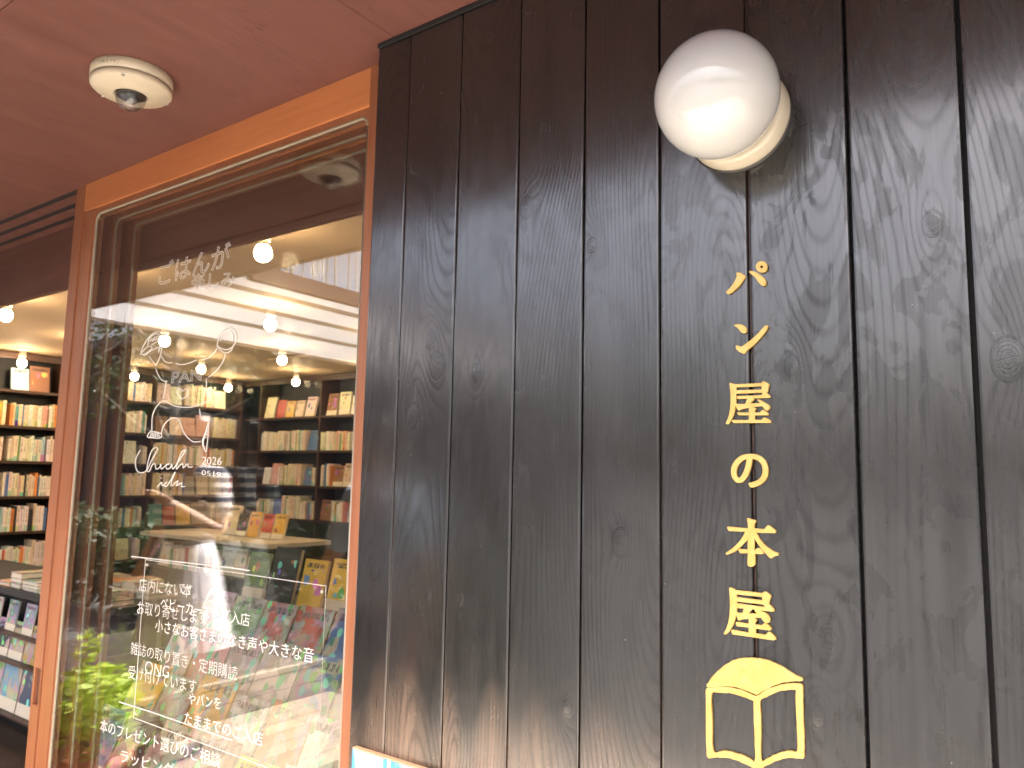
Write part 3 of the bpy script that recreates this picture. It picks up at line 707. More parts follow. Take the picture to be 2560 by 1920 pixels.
nn_ = empty('gold_character', 'raised gold katakana character of a dot and one long upward sweep', 'letter', tuple(PY(1868, 850, WY)), 'raised gold characters')
glyph('dot', '', *A1, [(235, 1108), (260, 1098), (310, 1095), (360, 1105), (400, 1130), (425, 1165), (422, 1205), (395, 1225), (360, 1220), (330, 1195), (305, 1160), (270, 1130)], k=2, parent=nn_)
glyph('stroke', '', *A1, [(262, 1440), (275, 1430), (305, 1440), (340, 1450), (375, 1440), (425, 1400), (500, 1345), (580, 1275), (650, 1200), (700, 1145), (735, 1112), (755, 1115), (762, 1135), (740, 1175), (690, 1245), (620, 1325), (550, 1400), (480, 1460), (430, 1500), (405, 1535), (380, 1550), (345, 1540), (300, 1510), (270, 1480)], k=2, parent=nn_)
glyph('gold_character', 'upper of the two matching gold kanji, above the looped gold character', (1800, 940), 11.853,
      [(298, 225), (320, 215), (370, 230), (430, 250), (480, 255), (1240, 222), (1265, 180), (1300, 168), (1360, 190), (1430, 230), (1455, 260), (1430, 320), (1420, 400), (1400, 480), (1375, 505), (1400, 520), (1450, 565), (1490, 600), (1475, 635), (965, 655), (1010, 705), (960, 735), (880, 825), (1215, 815), (1180, 770), (1130, 715), (1140, 700), (1240, 745), (1340, 800), (1420, 845), (1465, 890), (1470, 945), (1440, 990), (1390, 1010), (1350, 990), (1310, 940), (1270, 885), (1230, 880), (960, 915), (1065, 970), (1060, 1000), (1030, 1020), (1030, 1095), (1190, 1095), (1240, 1040), (1275, 1015), (1320, 1030), (1390, 1075), (1440, 1130), (1420, 1150), (1030, 1155), (1025, 1310), (1250, 1310), (1290, 1260), (1320, 1240), (1380, 1255), (1460, 1300), (1515, 1345), (1500, 1375), (420, 1380), (360, 1325), (375, 1312), (850, 1315), (878, 1295), (882, 1155), (575, 1155), (525, 1105), (535, 1090), (870, 1095), (880, 960), (850, 930), (700, 960), (620, 985), (575, 1015), (545, 1000), (472, 870), (455, 900), (440, 980), (420, 1100), (370, 1230), (310, 1330), (255, 1410), (225, 1420), (190, 1395), (240, 1300), (290, 1150), (320, 980), (335, 800), (335, 600), (325, 420), (305, 280)],
      [[(480, 325), (1255, 292), (1255, 410), (480, 440)], [(478, 515), (1258, 480), (1292, 512), (1240, 582), (505, 605), (555, 672), (830, 662), (775, 820), (745, 840), (580, 842), (478, 824)]])
glyph('gold_character', 'looped gold hiragana character like a round snail shell', (1800, 1110), 12.76,
      [(930, 1265), (950, 1250), (1060, 1225), (1160, 1190), (1260, 1130), (1330, 1050), (1370, 950), (1385, 850), (1375, 740), (1340, 640), (1270, 555), (1180, 500), (1080, 465), (1030, 460), (1015, 560), (985, 720), (930, 900), (850, 1060), (770, 1160), (690, 1210), (610, 1225), (530, 1205), (460, 1140), (405, 1050), (380, 950), (375, 850), (395, 730), (440, 620), (520, 510), (620, 420), (740, 360), (870, 330), (1000, 325), (1130, 335), (1250, 370), (1360, 440), (1450, 550), (1510, 680), (1530, 820), (1525, 950), (1490, 1060), (1430, 1160), (1340, 1240), (1230, 1310), (1100, 1360), (1010, 1375), (970, 1345)],
      [[(868, 465), (860, 560), (830, 720), (780, 870), (710, 1010), (650, 1075), (610, 1090), (570, 1065), (535, 1000), (520, 900), (530, 800), (570, 690), (640, 590), (740, 510)]], k=2)
glyph('gold_character', 'gold kanji shaped like a tree with a short bar across its foot', (1800, 1280), 11.0625,
      [(765, 180), (790, 175), (880, 210), (975, 235), (995, 260), (970, 290), (950, 310), (950, 465), (1240, 482), (1290, 420), (1330, 380), (1360, 375), (1450, 440), (1530, 505), (1545, 530), (1520, 570), (990, 560), (1060, 680), (1140, 800), (1230, 905), (1310, 980), (1420, 1055), (1520, 1110), (1600, 1135), (1625, 1160), (1600, 1190), (1520, 1205), (1460, 1240), (1420, 1265), (1390, 1255), (1290, 1150), (1180, 1030), (1080, 900), (1000, 770), (945, 670), (945, 1070), (975, 1065), (1020, 1020), (1080, 1000), (1120, 1020), (1205, 1110), (1195, 1140), (1160, 1150), (955, 1145), (965, 1420), (950, 1460), (900, 1495), (850, 1502), (800, 1480), (782, 1440), (790, 1125), (580, 1130), (555, 1100), (525, 1025), (545, 1025), (785, 1050), (790, 720), (720, 800), (600, 930), (460, 1050), (330, 1120), (200, 1168), (178, 1145), (200, 1120), (330, 1035), (460, 920), (580, 790), (670, 650), (725, 535), (260, 512), (215, 430), (235, 412), (795, 460), (790, 320)])
glyph('gold_character', 'lower of the two matching gold kanji, right above the book emblem', (1800, 1460), 11.06,
      [(272, 115), (300, 105), (350, 120), (450, 178), (1180, 258), (1220, 225), (1270, 220), (1330, 255), (1400, 315), (1405, 350), (1385, 390), (1360, 480), (1350, 560), (1380, 585), (1490, 690), (1495, 730), (1465, 752), (890, 685), (770, 820), (1060, 830), (1030, 800), (975, 740), (985, 720), (1040, 718), (1150, 750), (1260, 800), (1340, 870), (1385, 950), (1380, 1020), (1340, 1060), (1290, 1070), (1240, 1040), (1190, 975), (1140, 910), (890, 935), (985, 965), (1020, 1000), (990, 1035), (975, 1065), (975, 1130), (1180, 1150), (1210, 1105), (1250, 1085), (1310, 1110), (1415, 1215), (1410, 1250), (1380, 1270), (985, 1215), (990, 1375), (1280, 1412), (1340, 1340), (1380, 1330), (1450, 1390), (1540, 1480), (1535, 1520), (1490, 1540), (360, 1375), (325, 1290), (370, 1268), (810, 1355), (820, 1190), (490, 1155), (450, 1075), (480, 1052), (810, 1105), (820, 1000), (805, 945), (620, 965), (545, 995), (515, 985), (450, 822), (440, 860), (420, 960), (370, 1110), (300, 1240), (230, 1325), (160, 1382), (125, 1365), (190, 1250), (250, 1060), (285, 850), (295, 600), (290, 350), (280, 220)],
      [[(458, 268), (1190, 345), (1190, 462), (480, 372), (458, 350)], [(458, 465), (1195, 548), (1260, 605), (1240, 645), (470, 545)], [(462, 650), (690, 664), (637, 806), (522, 800), (466, 786)]])
E6 = ((1750, 1630), 5.721)
em = empty('book_emblem', 'gold emblem of an open book under a domed loaf on black boards', 'emblem', tuple(PY(1890, 1780, WY)))
glyph('dome', '', *E6, [(105, 465), (130, 435), (200, 335), (300, 240), (400, 165), (500, 115), (600, 92), (700, 87), (800, 90), (900, 100), (1000, 130), (1100, 170), (1200, 225), (1300, 290), (1380, 340), (1450, 365), (1468, 385), (1455, 408), (1380, 408), (1280, 415), (1170, 435), (1060, 475), (960, 520), (880, 560), (815, 600), (740, 570), (640, 530), (540, 500), (440, 480), (330, 480), (230, 485), (130, 497), (110, 485)], k=3, parent=em, jit=0.0004)
glyph('book_outline', '', *E6, [(90, 570), (100, 530), (130, 515), (250, 500), (380, 500), (500, 520), (620, 550), (730, 600), (815, 630), (880, 585), (960, 540), (1060, 500), (1180, 465), (1300, 450), (1400, 450), (1450, 465), (1468, 510), (1470, 700), (1478, 1000), (1490, 1300), (1490, 1470), (1475, 1510), (1430, 1515), (1300, 1500), (1180, 1520), (1080, 1555), (960, 1610), (870, 1660), (820, 1680), (770, 1655), (650, 1590), (520, 1535), (400, 1505), (250, 1495), (150, 1510), (110, 1480), (100, 1300), (97, 900)],
      [[(165, 600), (250, 572), (380, 575), (500, 595), (620, 630), (740, 680), (775, 715), (785, 1000), (790, 1300), (795, 1560), (700, 1520), (580, 1470), (450, 1430), (320, 1415), (190, 1415), (175, 1000)],
       [(860, 690), (950, 635), (1060, 580), (1180, 545), (1280, 530), (1360, 535), (1380, 560), (1385, 800), (1395, 1100), (1405, 1410), (1290, 1415), (1180, 1435), (1080, 1470), (970, 1520), (880, 1555), (870, 1200), (862, 900)]], k=3, parent=em, jit=0.0005)

# globe wall lamp
LX, LZ = -0.415, CH + 0.591
lamp = empty('globe_lamp', 'white opal glass globe wall lamp on a round cream base', 'lamp', (LX, WY, LZ))
bm = bmesh.new(); lathe(bm, [(0.001, 0.003), (0.0875, 0.003), (0.0885, -0.001), (0.0885, -0.004), (0.001, -0.004)], 56, 'Y', (LX, WY - 0.002, LZ)); obj('rubber_seal', bm, 'dark_rubber', lamp, True)
bm = bmesh.new(); lathe(bm, [(0.001, 0.030), (0.050, 0.030), (0.074, 0.029), (0.079, 0.027), (0.082, 0.022), (0.0855, 0.004), (0.0855, 0.0), (0.001, 0.0)], 64, 'Y', (LX, WY - 0.0055, LZ)); obj('base', bm, 'white_enamel', lamp, True)
GR, GD = 0.0945, 0.101
prof = [(0.045, GD - 0.083)]
for k in range(6, 61):
    a = math.pi * (k / 60.0); 
    if GR * math.sin(a) < 0.045 and k < 30: continue
    prof.append((max(0.0005, GR * math.sin(a)), GD - GR * math.cos(a)))
bm = bmesh.new(); lathe(bm, prof, 72, 'Y', (LX, WY, LZ)); obj('globe', bm, 'opal_glass', lamp, True)

# ceiling camera under the canopy
KX, KY = -1.905, 0.947; KR = 0.097
sc_ = empty('dome_camera', 'round ivory surveillance camera with glass dome under the canopy', 'camera', (KX, KY, HS))
bm = bmesh.new(); lathe(bm, [(0.001, 0), (KR * 0.985, 0), (KR, -0.002), (KR, -0.027), (0.001, -0.027)], 72, 'Z', (KX, KY, HS)); obj('housing', bm, 'ivory_plastic', sc_, True)
bm = bmesh.new(); lathe(bm, [(0.001, -0.0285), (KR * 0.97, -0.0285), (KR * 0.997, -0.030), (KR * 0.985, -0.041), (KR * 0.93, -0.046), (KR * 0.84, -0.0475), (KR * 0.83, -0.0485), (KR * 0.56, -0.053), (KR * 0.47, -0.057), (KR * 0.42, -0.058), (KR * 0.405, -0.0565), (KR * 0.40, -0.05), (0.001, -0.05)], 72, 'Z', (KX, KY, HS)); obj('cover', bm, 'ivory_plastic', sc_, True)
bm = bmesh.new(); lathe(bm, [(KR * 0.36, -0.0505), (KR * 0.36, -0.058), (KR * 0.30, -0.060), (0.018, -0.060), (0.017, -0.068), (0.012, -0.074), (0.0005, -0.076)], 40, 'Z', (KX, KY, HS)); obj('lens', bm, 'dark_rubber', sc_, True)
bm = bmesh.new(); dr = KR * 0.385
lathe(bm, [(dr * math.cos(a), -0.054 - dr * 1.2 * math.sin(a)) for a in [math.radians(q) for q in range(0, 90, 6)]] + [(0.0004, -0.054 - dr * 1.2)], 48, 'Z', (KX, KY, HS)); obj('dome', bm, 'dome_glass', sc_, True)
for a_ in (200, 320, 80):
    a = math.radians(a_); q = Vector((KX + 0.089 * math.cos(a), KY + 0.089 * math.sin(a), HS - 0.0475))
    bm = bmesh.new(); lathe(bm, [(0.0005, -0.0008), (0.004, -0.0006), (0.0045, 0.002)], 12, 'Z', q); obj('screw', bm, 'steel', sc_, True)
# maker's mark on the side of the housing
def on_side(me, ang0, z0, hgt, wid):
    vv = np.array([v.co[:] for v in me.vertices]); x0, x1 = vv[:, 0].min(), vv[:, 0].max(); z_0, z_1 = vv[:, 1].min(), vv[:, 1].max()
    def f(x_, y_, z_):
        a = ang0 + ((x_ - x0) / (x1 - x0) - 0.5) * wid / KR
        r = KR + 0.0004
        return (KX + r * math.cos(a), KY + r * math.sin(a), HS + z0 + (y_ - z_0) / (z_1 - z_0) * hgt)
    return remap(me, f)
ANG = math.atan2(-KY, -KX) - 0.62
obj('mark', on_side(text_mesh('EYE', offset=-0.01), ANG + 0.09, -0.019, 0.0075, 0.024), 'dark_print', sc_)
obj('mark', on_side(text_mesh('TB'), ANG - 0.16, -0.019, 0.0075, 0.014), 'dark_print', sc_)
obj('mark', on_side(curve_mesh([[(0, 0), (40, 0), (40, 12), (0, 12)], [(0.6, 0.6), (39.4, 0.6), (39.4, 11.4), (0.6, 11.4)]]), ANG, -0.0212, 0.0118, 0.052), 'dark_print', sc_)
obj('mark', on_side(text_mesh('192.168.1.142'), ANG + 0.06, -0.0065, 0.0024, 0.024), 'dark_print', sc_)

# painted board at the foot of the wall
def poster_mat():
    m, n, l, b = mat('blue_wash_paint')
    v = posmap(n, l, (1, 1, 0.3)); a = noise(n, l, v, 16, 4, 0.6, 0.6); c = noise(n, l, posmap(n, l, (1, 1, 0.12)), 46, 4, 0.6, 0.5)
    col = mixc(n, l, ramp(n, l, a, [(0.42, 0), (0.52, 1)]), (0.50, 0.50, 0.68), (0.06, 0.26, 0.55))
    col = mixc(n, l, ramp(n, l, c, [(0.56, 0), (0.62, 1)]), col, (0.72, 0.84, 0.86))
    l.new(col, b.inputs['Base Color']); b.inputs['Roughness'].default_value = 0.5
poster_mat()
wood('pale_ply', (0.45, 0.27, 0.15), (0.62, 0.42, 0.26), 'X', 0.6)
pt = PY(880.5, 1867.6, WY - 0.016)
pb = empty('painted_board', 'blue and lilac painted panel on a pale plywood board low on the black wall', 'picture', (pt.x + 0.3, WY, pt.z - 0.5))
obj('board', boxm(pt.x, pt.x + 0.62, WY - 0.015, WY - 0.0028, pt.z - 0.45, pt.z, 0.001), 'pale_ply', pb)
obj('painting', boxm(pt.x + 0.002, pt.x + 0.618, WY - 0.017, WY - 0.0155, pt.z - 0.446, pt.z - 0.003), 'blue_wash_paint', pb)

# ================================================================== INSIDE THE SHOP
# ceiling bulbs on a grid
def bulb_proto():
    e = bpy.data.objects.new('ceiling_bulb', None); COL.objects.link(e)
    bm = bmesh.new(); lathe(bm, [(0.001, 0), (0.052, 0), (0.052, -0.006), (0.040, -0.014), (0.026, -0.020), (0.024, -0.052), (0.028, -0.058), (0.028, -0.074), (0.001, -0.074)], 24)
    obj('socket', bm, 'porcelain', e, True, local=True)
    bm = bmesh.new(); lathe(bm, [(0.017, -0.0745), (0.020, -0.088), (0.0235, -0.0945), (0.001, -0.0945)], 20)
    obj('bulb_collar', bm, 'porcelain', e, True, local=True)
    bm = bmesh.new(); lathe(bm, [(0.0238, -0.095), (0.030, -0.105), (0.0345, -0.118), (0.0347, -0.125), (0.032, -0.143), (0.022, -0.156), (0.010, -0.161), (0.0005, -0.162)], 20)
    obj('bulb', bm, 'lit_bulb', e, True, local=True)
    return e
def copy_tree(o, parent=None):
    c = o.copy(); COL.objects.link(c); c.parent = parent
    for ch in list(o.children): copy_tree(ch, c)
    return c
bp = bulb_proto(); first = True
BX, BYY = [-7.2, -6.1, -5.0, -3.85, -2.6], [1.87, 2.85, 3.83, 4.85]
for iy, by in enumerate(BYY):
    for ix, bx in enumerate(BX):
        if (by < 1.99 and False): continue
        o = bp if first else copy_tree(bp); first = False
        o.location = (bx, by, HS - 0.0045)
        row = ['nearest the doors', 'second from the doors', 'third from the doors', 'nearest the back shelves'][iy]
        colm = ['beside the side bookcase', 'second from side bookcase', 'in the middle of its row', 'fourth from side bookcase', 'farthest from side bookcase'][ix]
        tag(o, 'lit ceiling bulb, row %s, %s' % (row, colm), 'light bulb', 'bare bulbs on the shop ceiling')

# unit book: thickness X, depth Y (spine at -Y), height Z
def unit_book(name, cover_m):
    bm = bmesh.new()
    box(bm, -0.5, -0.44, -0.5, 0.5, 0, 1); box(bm, 0.44, 0.5, -0.5, 0.5, 0, 1); box(bm, -0.4398, 0.4398, -0.5, -0.46, 0, 1)
    for f in bm.faces: f.material_index = 0
    fs = box(bm, -0.438, 0.438, -0.458, 0.475, 0.012, 0.982)
    for f in fs: f.material_index = 1
    me = bpy.data.meshes.new(name); bm.to_mesh(me); bm.free(); me.materials.append(MAT[cover_m]); me.materials.append(MAT['paper'])
    return me
BK_S, BK_C = unit_book('book_spine_out', 'book_spine'), unit_book('book_face_out', 'book_cover')
bm = bmesh.new()
for k_, (zz, m_) in enumerate(((0, 0), (0.2, 1), (0.8, 0))):
    fs = box(bm, -0.5 if m_ == 0 else -0.485, 0.5 if m_ == 0 else 0.485, -0.5 if m_ == 0 else -0.49, 0.5 if m_ == 0 else 0.49, zz + (0.001 if k_ else 0), [0.2, 0.799, 1.0][k_])
    for f in fs: f.material_index = m_
BK_F = bpy.data.meshes.new('book_flat'); bm.to_mesh(BK_F); bm.free(); BK_F.materials.append(MAT['magazine_cover']); BK_F.materials.append(MAT['paper'])
MAG = unit_book('magazine', 'magazine_cover')
PAL = [('cream', (0.74, 0.66, 0.50)), ('white', (0.78, 0.75, 0.68)), ('white', (0.80, 0.77, 0.70)), ('cream', (0.70, 0.60, 0.44)), ('ivory', (0.76, 0.70, 0.58)), ('yellow', (0.72, 0.47, 0.07)), ('red', (0.52, 0.08, 0.05)), ('orange', (0.66, 0.25, 0.07)),
       ('blue', (0.08, 0.17, 0.38)), ('teal', (0.12, 0.34, 0.34)), ('green', (0.16, 0.30, 0.12)), ('pink', (0.66, 0.36, 0.34)), ('black', (0.03, 0.03, 0.035)), ('grey', (0.36, 0.35, 0.33)), ('brown', (0.28, 0.15, 0.08)), ('pale blue', (0.42, 0.56, 0.62))]
COUNT = [0]
BOOKS = []
class Slot:
    pass
def place(me, name, cat, color, label, group, loc, rot, scale):
    q = Slot(); q.me, q.name, q.cat, q.color, q.label, q.group, q.location, q.scale = me, name, cat, color, label, group, Vector(loc), scale
    q.rotation_euler = rot; BOOKS.append(q); return q
def build_books(limit=300):
    BOOKS.sort(key=lambda q: (q.location - Vector((0, 0, CH))).length)
    n = 0; V, Fc, Mi, Cc = [], [], [], []
    for q in BOOKS:
        if q.cat == 'book': n += 1
        if q.cat == 'magazine' or (q.cat == 'book' and n <= limit):
            o = bpy.data.objects.new(q.name, q.me); COL.objects.link(o)
            o.location = q.location; o.rotation_euler = q.rotation_euler; o.scale = q.scale; o.color = (*q.color, 1)
            tag(o, q.label, q.cat, q.group)
        else:
            R_ = q.rotation_euler if not isinstance(q.rotation_euler, tuple) else __import__('mathutils').Euler(q.rotation_euler)
            T = Matrix.LocRotScale(q.location, R_, Vector(q.scale)); base = len(V)
            V += [tuple(T @ v.co) for v in q.me.vertices]
            for p in q.me.polygons: Fc.append([base + i for i in p.vertices]); Mi.append(p.material_index)
            Cc += [(*q.color, 1.0)] * len(q.me.vertices)
    if V:
        me = bpy.data.meshes.new('far_books'); me.from_pydata(V, [], Fc); me.polygons.foreach_set('material_index', Mi)
        ca = me.color_attributes.new('paper_colour', 'FLOAT_COLOR', 'POINT'); ca.data.foreach_set('color', np.array(Cc, np.float32).ravel())
        o = obj('far_books', me, ['far_book_cover', 'paper']); o['kind'] = 'stuff'; tag(o, 'rows of small books filling the far shelves of the shop', 'books')
def jitter(c, r, a=0.12): return tuple(max(0, min(0.85, v * (1 + r.uniform(-a, a)))) for v in c)

def nth(k):
    return '%d%s' % (k, {1: 'st', 2: 'nd', 3: 'rd'}.get(k if k < 20 else k % 10, 'th'))
def fill_shelf(r, side, fixed, a0, a1, z, hmax, where, face_p=0.45, sign=1):
    """books along a shelf; side 'L' = case facing +X (runs in Y), 'B' = case facing -Y (runs in X). fixed = front edge coordinate"""
    a = a0 + r.uniform(0.0, 0.03); idx = 0; end = 'doors' if side == 'L' else 'corner'
    while a < a1 - 0.05:
        if r.random() < face_p:             # a few covers to the front, leaning back
            for _ in range(r.choice((1, 2, 2, 3))):
                w = r.uniform(0.12, 0.165); hh = min(hmax - 0.02, w * r.uniform(1.35, 1.5)); t = r.uniform(0.014, 0.026)
                if a + w > a1: break
                nm, c = r.choice(PAL[:5] * 2 + PAL); tl = r.uniform(0.10, 0.2)
                off = 0.035 + hh * math.sin(tl) + t
                if side == 'L': loc = (fixed - off + hh * math.sin(tl), a + w / 2, z + t / 2 * math.sin(tl)); rot = (0, -tl, 0)
                else: loc = (a + w / 2, fixed + off - hh * math.sin(tl), z + t / 2 * math.sin(tl)); rot = (-tl, 0, 0)
                if side == 'L':
                    place(BK_C, 'book', 'book', jitter(c, r), '%s cover-out book, %s from the %s on the %s' % (nm, nth(idx + 1), end, where), 'books on the ' + where, loc, rot, (t, w, hh))
                else:
                    o = place(BK_C, 'book', 'book', jitter(c, r), '%s cover-out book, %s from the %s on the %s' % (nm, nth(idx + 1), end, where), 'books on the ' + where, loc, (0, 0, 0), (t, w, hh))
                    o.rotation_euler = (Matrix.Rotation(-tl, 3, 'X') @ Matrix.Rotation(-math.pi / 2, 3, 'Z')).to_euler()
                a += w + r.uniform(0.004, 0.03); idx += 1
        else:
            n = r.randint(7, 16); base = r.uniform(0.165, 0.21); nm0, c0 = r.choice(PAL[:5])
            for _ in range(n):
                t = r.uniform(0.013, 0.030); hh = min(hmax - 0.015, base * r.uniform(0.93, 1.12)); dp = hh * r.uniform(0.66, 0.74)
                if a + t > a1: break
                nm, c = (nm0, c0) if r.random() < 0.35 else r.choice(PAL[:5] * 4 + PAL)
                back = r.uniform(0.012, 0.03)
                if side == 'L': loc, rot = (fixed - back - dp / 2, a + t / 2, z), (0, 0, math.pi / 2)
                else: loc, rot = (a + t / 2, fixed + back + dp / 2, z), (0, 0, 0)
                place(BK_S, 'book', 'book', jitter(c, r), '%s spine-out book, %s from the %s on the %s' % (nm, nth(idx + 1), end, where), 'books on the ' + where, loc, rot, (t, dp, hh))
                a += t + 0.0012; idx += 1
        a += r.uniform(0.0, 0.02)

ORD = ['topmost', 'second', 'third', 'fourth', 'fifth', 'sixth']
def bookcase(side, front, a0, a1, zs, uprights, label, depth=0.26, top=HS - 0.02):
    loc = (front - depth / 2, (a0 + a1) / 2, 0.006) if side == 'L' else ((a0 + a1) / 2, front + depth / 2, 0.006)
    t = empty('bookcase', label, 'bookcase', loc)
    def bx(name, u0, u1, v0, v1, z0, z1, m):           # u along the case, v from the front backwards
        if side == 'L': b_ = boxm(front - v1, front - v0, u0, u1, z0, z1, 0.002)
        else: b_ = boxm(u0, u1, front + v0, front + v1, z0, z1, 0.002)
        return obj(name, b_, m, t)
    bx('back_panel', a0, a1, depth - 0.02, depth, 0.007, top, 'slate_panel')
    for z in zs: bx('shelf', a0 + 0.001, a1 - 0.001, 0.004, depth - 0.021, z - 0.024, z, 'shelf_timber')
    for u in uprights: bx('upright', u - 0.011, u + 0.011, 0, depth - 0.0215, 0.0075, top, 'shelf_timber')
    bx('cornice', a0, a1, -0.012, -0.001, top - 0.055, top, 'shelf_timber')
    return t
LZ_ = [CH + v for v in (0.666, 0.355, 0.052, -0.252, -0.553, -0.866)]
LX_ = -7.40
bookcase('L', LX_, 1.55, 5.19, LZ_, [1.56, 2.43, 3.30, 4.17, 5.175], 'tall dark bookcase along the side wall of the shop')
BZ_ = [CH + v for v in (0.577, 0.226, -0.129, -0.466, -0.82)]
BY_ = 5.20
bookcase('B', BY_, -7.39, -3.4, BZ_, [-7.12, -6.14, -5.25, -4.36, -3.45], 'tall dark bookcase along the back wall of the shop')
r = random.Random(21)
for k, z in enumerate(LZ_):
    hm = 0.285 if k else 0.27
    w = '%s shelf, door bay, side bookcase' % ORD[k]
    if k < 6: fill_shelf(r, 'L', LX_, 2.88, 3.28, z, hm, w, 0.95 if k == 0 else (0.12 if k == 3 else 0.0))
    w = '%s shelf, inner bay, side bookcase' % ORD[k]
    if k < 5: fill_shelf(r, 'L', LX_, 4.19, 5.15, z, hm, w, 0.95 if k == 0 else (0.4 if k == 1 else 0.22))
for k, z in enumerate(BZ_[:4]):
    for b0, b1, bay in ((-7.10, -6.155, 'corner'), (-6.125, -5.5, 'second')):
        w = '%s shelf, %s bay, back bookcase' % (ORD[k], bay)
        fill_shelf(r, 'B', BY_, b0, b1, z, 0.31, w, 0.95 if k == 0 else 0.28)

# the bays that the door frames hide stay stocked as well
r2 = random.Random(33); n_seen = len(BOOKS)
for k, z in enumerate(LZ_):
    for b0, b1 in ((1.58, 2.41), (2.45, 2.86), (3.32, 4.15)): fill_shelf(r2, 'L', LX_, b0, b1, z, 0.27, 'side bookcase', 0.9 if k == 0 else 0.15)
for k, z in enumerate(BZ_):
    for b0, b1 in ((-5.48, -5.27), (-5.23, -4.38), (-4.34, -3.47)): fill_shelf(r2, 'B', BY_, b0, b1, z, 0.31, 'back bookcase', 0.9 if k == 0 else 0.2)
for q in BOOKS[n_seen:]: q.cat = 'far'

# tables
def table(name, label, x0, x1, y0, y1, z, top_m='table_white', skirt=True, cat='table', kick=0.05):
    t = empty(name, label, cat, ((x0 + x1) / 2, (y0 + y1) / 2, 0.006))
    obj('top', boxm(x0, x1, y0, y1, z - 0.035, z, 0.003), top_m, t)
    if skirt:
        obj('cabinet', boxm(x0 + kick, x1 - kick, y0 + kick, y1 - kick, 0.09, z - 0.036, 0.003), 'slate_panel', t)
        obj('plinth', boxm(x0 + kick + 0.05, x1 - kick - 0.05, y0 + kick + 0.05, y1 - kick - 0.05, 0.007, 0.089), 'black_void', t)
    else:
        for lx in (x0 + 0.05, x1 - 0.05):
            for ly in (y0 + 0.05, y1 - 0.05): obj('leg', boxm(lx - 0.025, lx + 0.025, ly - 0.025, ly + 0.025, 0.007, z - 0.036, 0.002), 'shelf_timber', t)
    return t
def flat_stacks(r, x0, x1, y0, y1, z, where, wx=(0.13, 0.2), nmax=5, rows=None):
    y = y0 + 0.02; ns = 0
    while y < y1 - 0.14:
        x = x0 + r.uniform(0.01, 0.04); row_h = 0
        while x < x1 - 0.12:
            w = r.uniform(*wx); hgt = w * r.uniform(1.3, 1.42)
            if x + w > x1 or y + hgt > y1 + 0.03: break
            n = r.randint(1, nmax); zz = z; ns += 1; nm, c = r.choice(PAL); rz = r.uniform(-0.04, 0.04); t = r.uniform(0.014, 0.032)
            for q in range(n):
                o = place(BK_F, 'book', 'book', jitter(c, r, 0.03), '%s flat book, %s in the %s pile along the %s' % (nm, 'alone' if n == 1 else nth(q + 1) + ' up', nth(ns), where), 'books lying on the ' + where, (x + w / 2, y + hgt / 2, zz + 0.0003), (0, 0, rz + r.uniform(-0.02, 0.02)), (w, hgt, t))
                zz += t + 0.0005
            x += w + r.uniform(0.012, 0.03); row_h = max(row_h, hgt)
        y += (row_h or 0.2) + 0.02
def standing_row(r, x0, x1, y, z, where, tilt=0.22, wr=(0.13, 0.18)):
    x = x0; ns = 0
    while x < x1 - 0.1:
        w = r.uniform(*wr); ns += 1; hh = w * r.uniform(1.32, 1.48); t = r.uniform(0.014, 0.03)
        if x + w > x1: break
        nm, c = r.choice(PAL)
        o = place(BK_C, 'book', 'book', jitter(c, r), '%s propped book, %s in the row on the %s' % (nm, nth(ns), where), 'books propped on the ' + where, (x + w / 2, y, z + t / 2 * math.sin(tilt) + 0.0005), (0, 0, 0), (t, w, hh))
        o.rotation_euler = (Matrix.Rotation(-tilt, 3, 'X') @ Matrix.Rotation(-math.pi / 2, 3, 'Z')).to_euler()
        x += w + r.uniform(0.008, 0.05)
r = random.Random(5)
# island display in the middle of the room
isl = table('island_display', 'island display with pale top and dark book shelves below', -6.84, -5.0, 3.80, 4.42, 0.95, cat='display', kick=0.19)
for zz in (0.40, 0.66): obj('shelf', boxm(-6.80, -5.04, 3.82, 3.985, zz - 0.02, zz, 0.002), 'shelf_timber', isl)
obj('shelf', boxm(-6.80, -5.04, 3.82, 3.985, 0.10, 0.12, 0.002), 'shelf_timber', isl)
for xx in (-6.81, -5.92, -5.03): obj('upright', boxm(xx - 0.012, xx + 0.012, 3.815, 3.988, 0.092, 0.912, 0.002), 'shelf_timber', isl)
flat_stacks(r, -6.8, -5.03, 3.81, 4.03, 0.95, 'island display', nmax=2)
standing_row(r, -6.05, -5.05, 4.12, 0.95, 'island display')
fill_shelf(r, 'B', 3.822, -6.79, -5.94, 0.66, 0.24, 'far half of the island shelf', 0.1)
fill_shelf(r, 'B', 3.822, -5.90, -5.05, 0.66, 0.24, 'near half of the island shelf', 0.1)
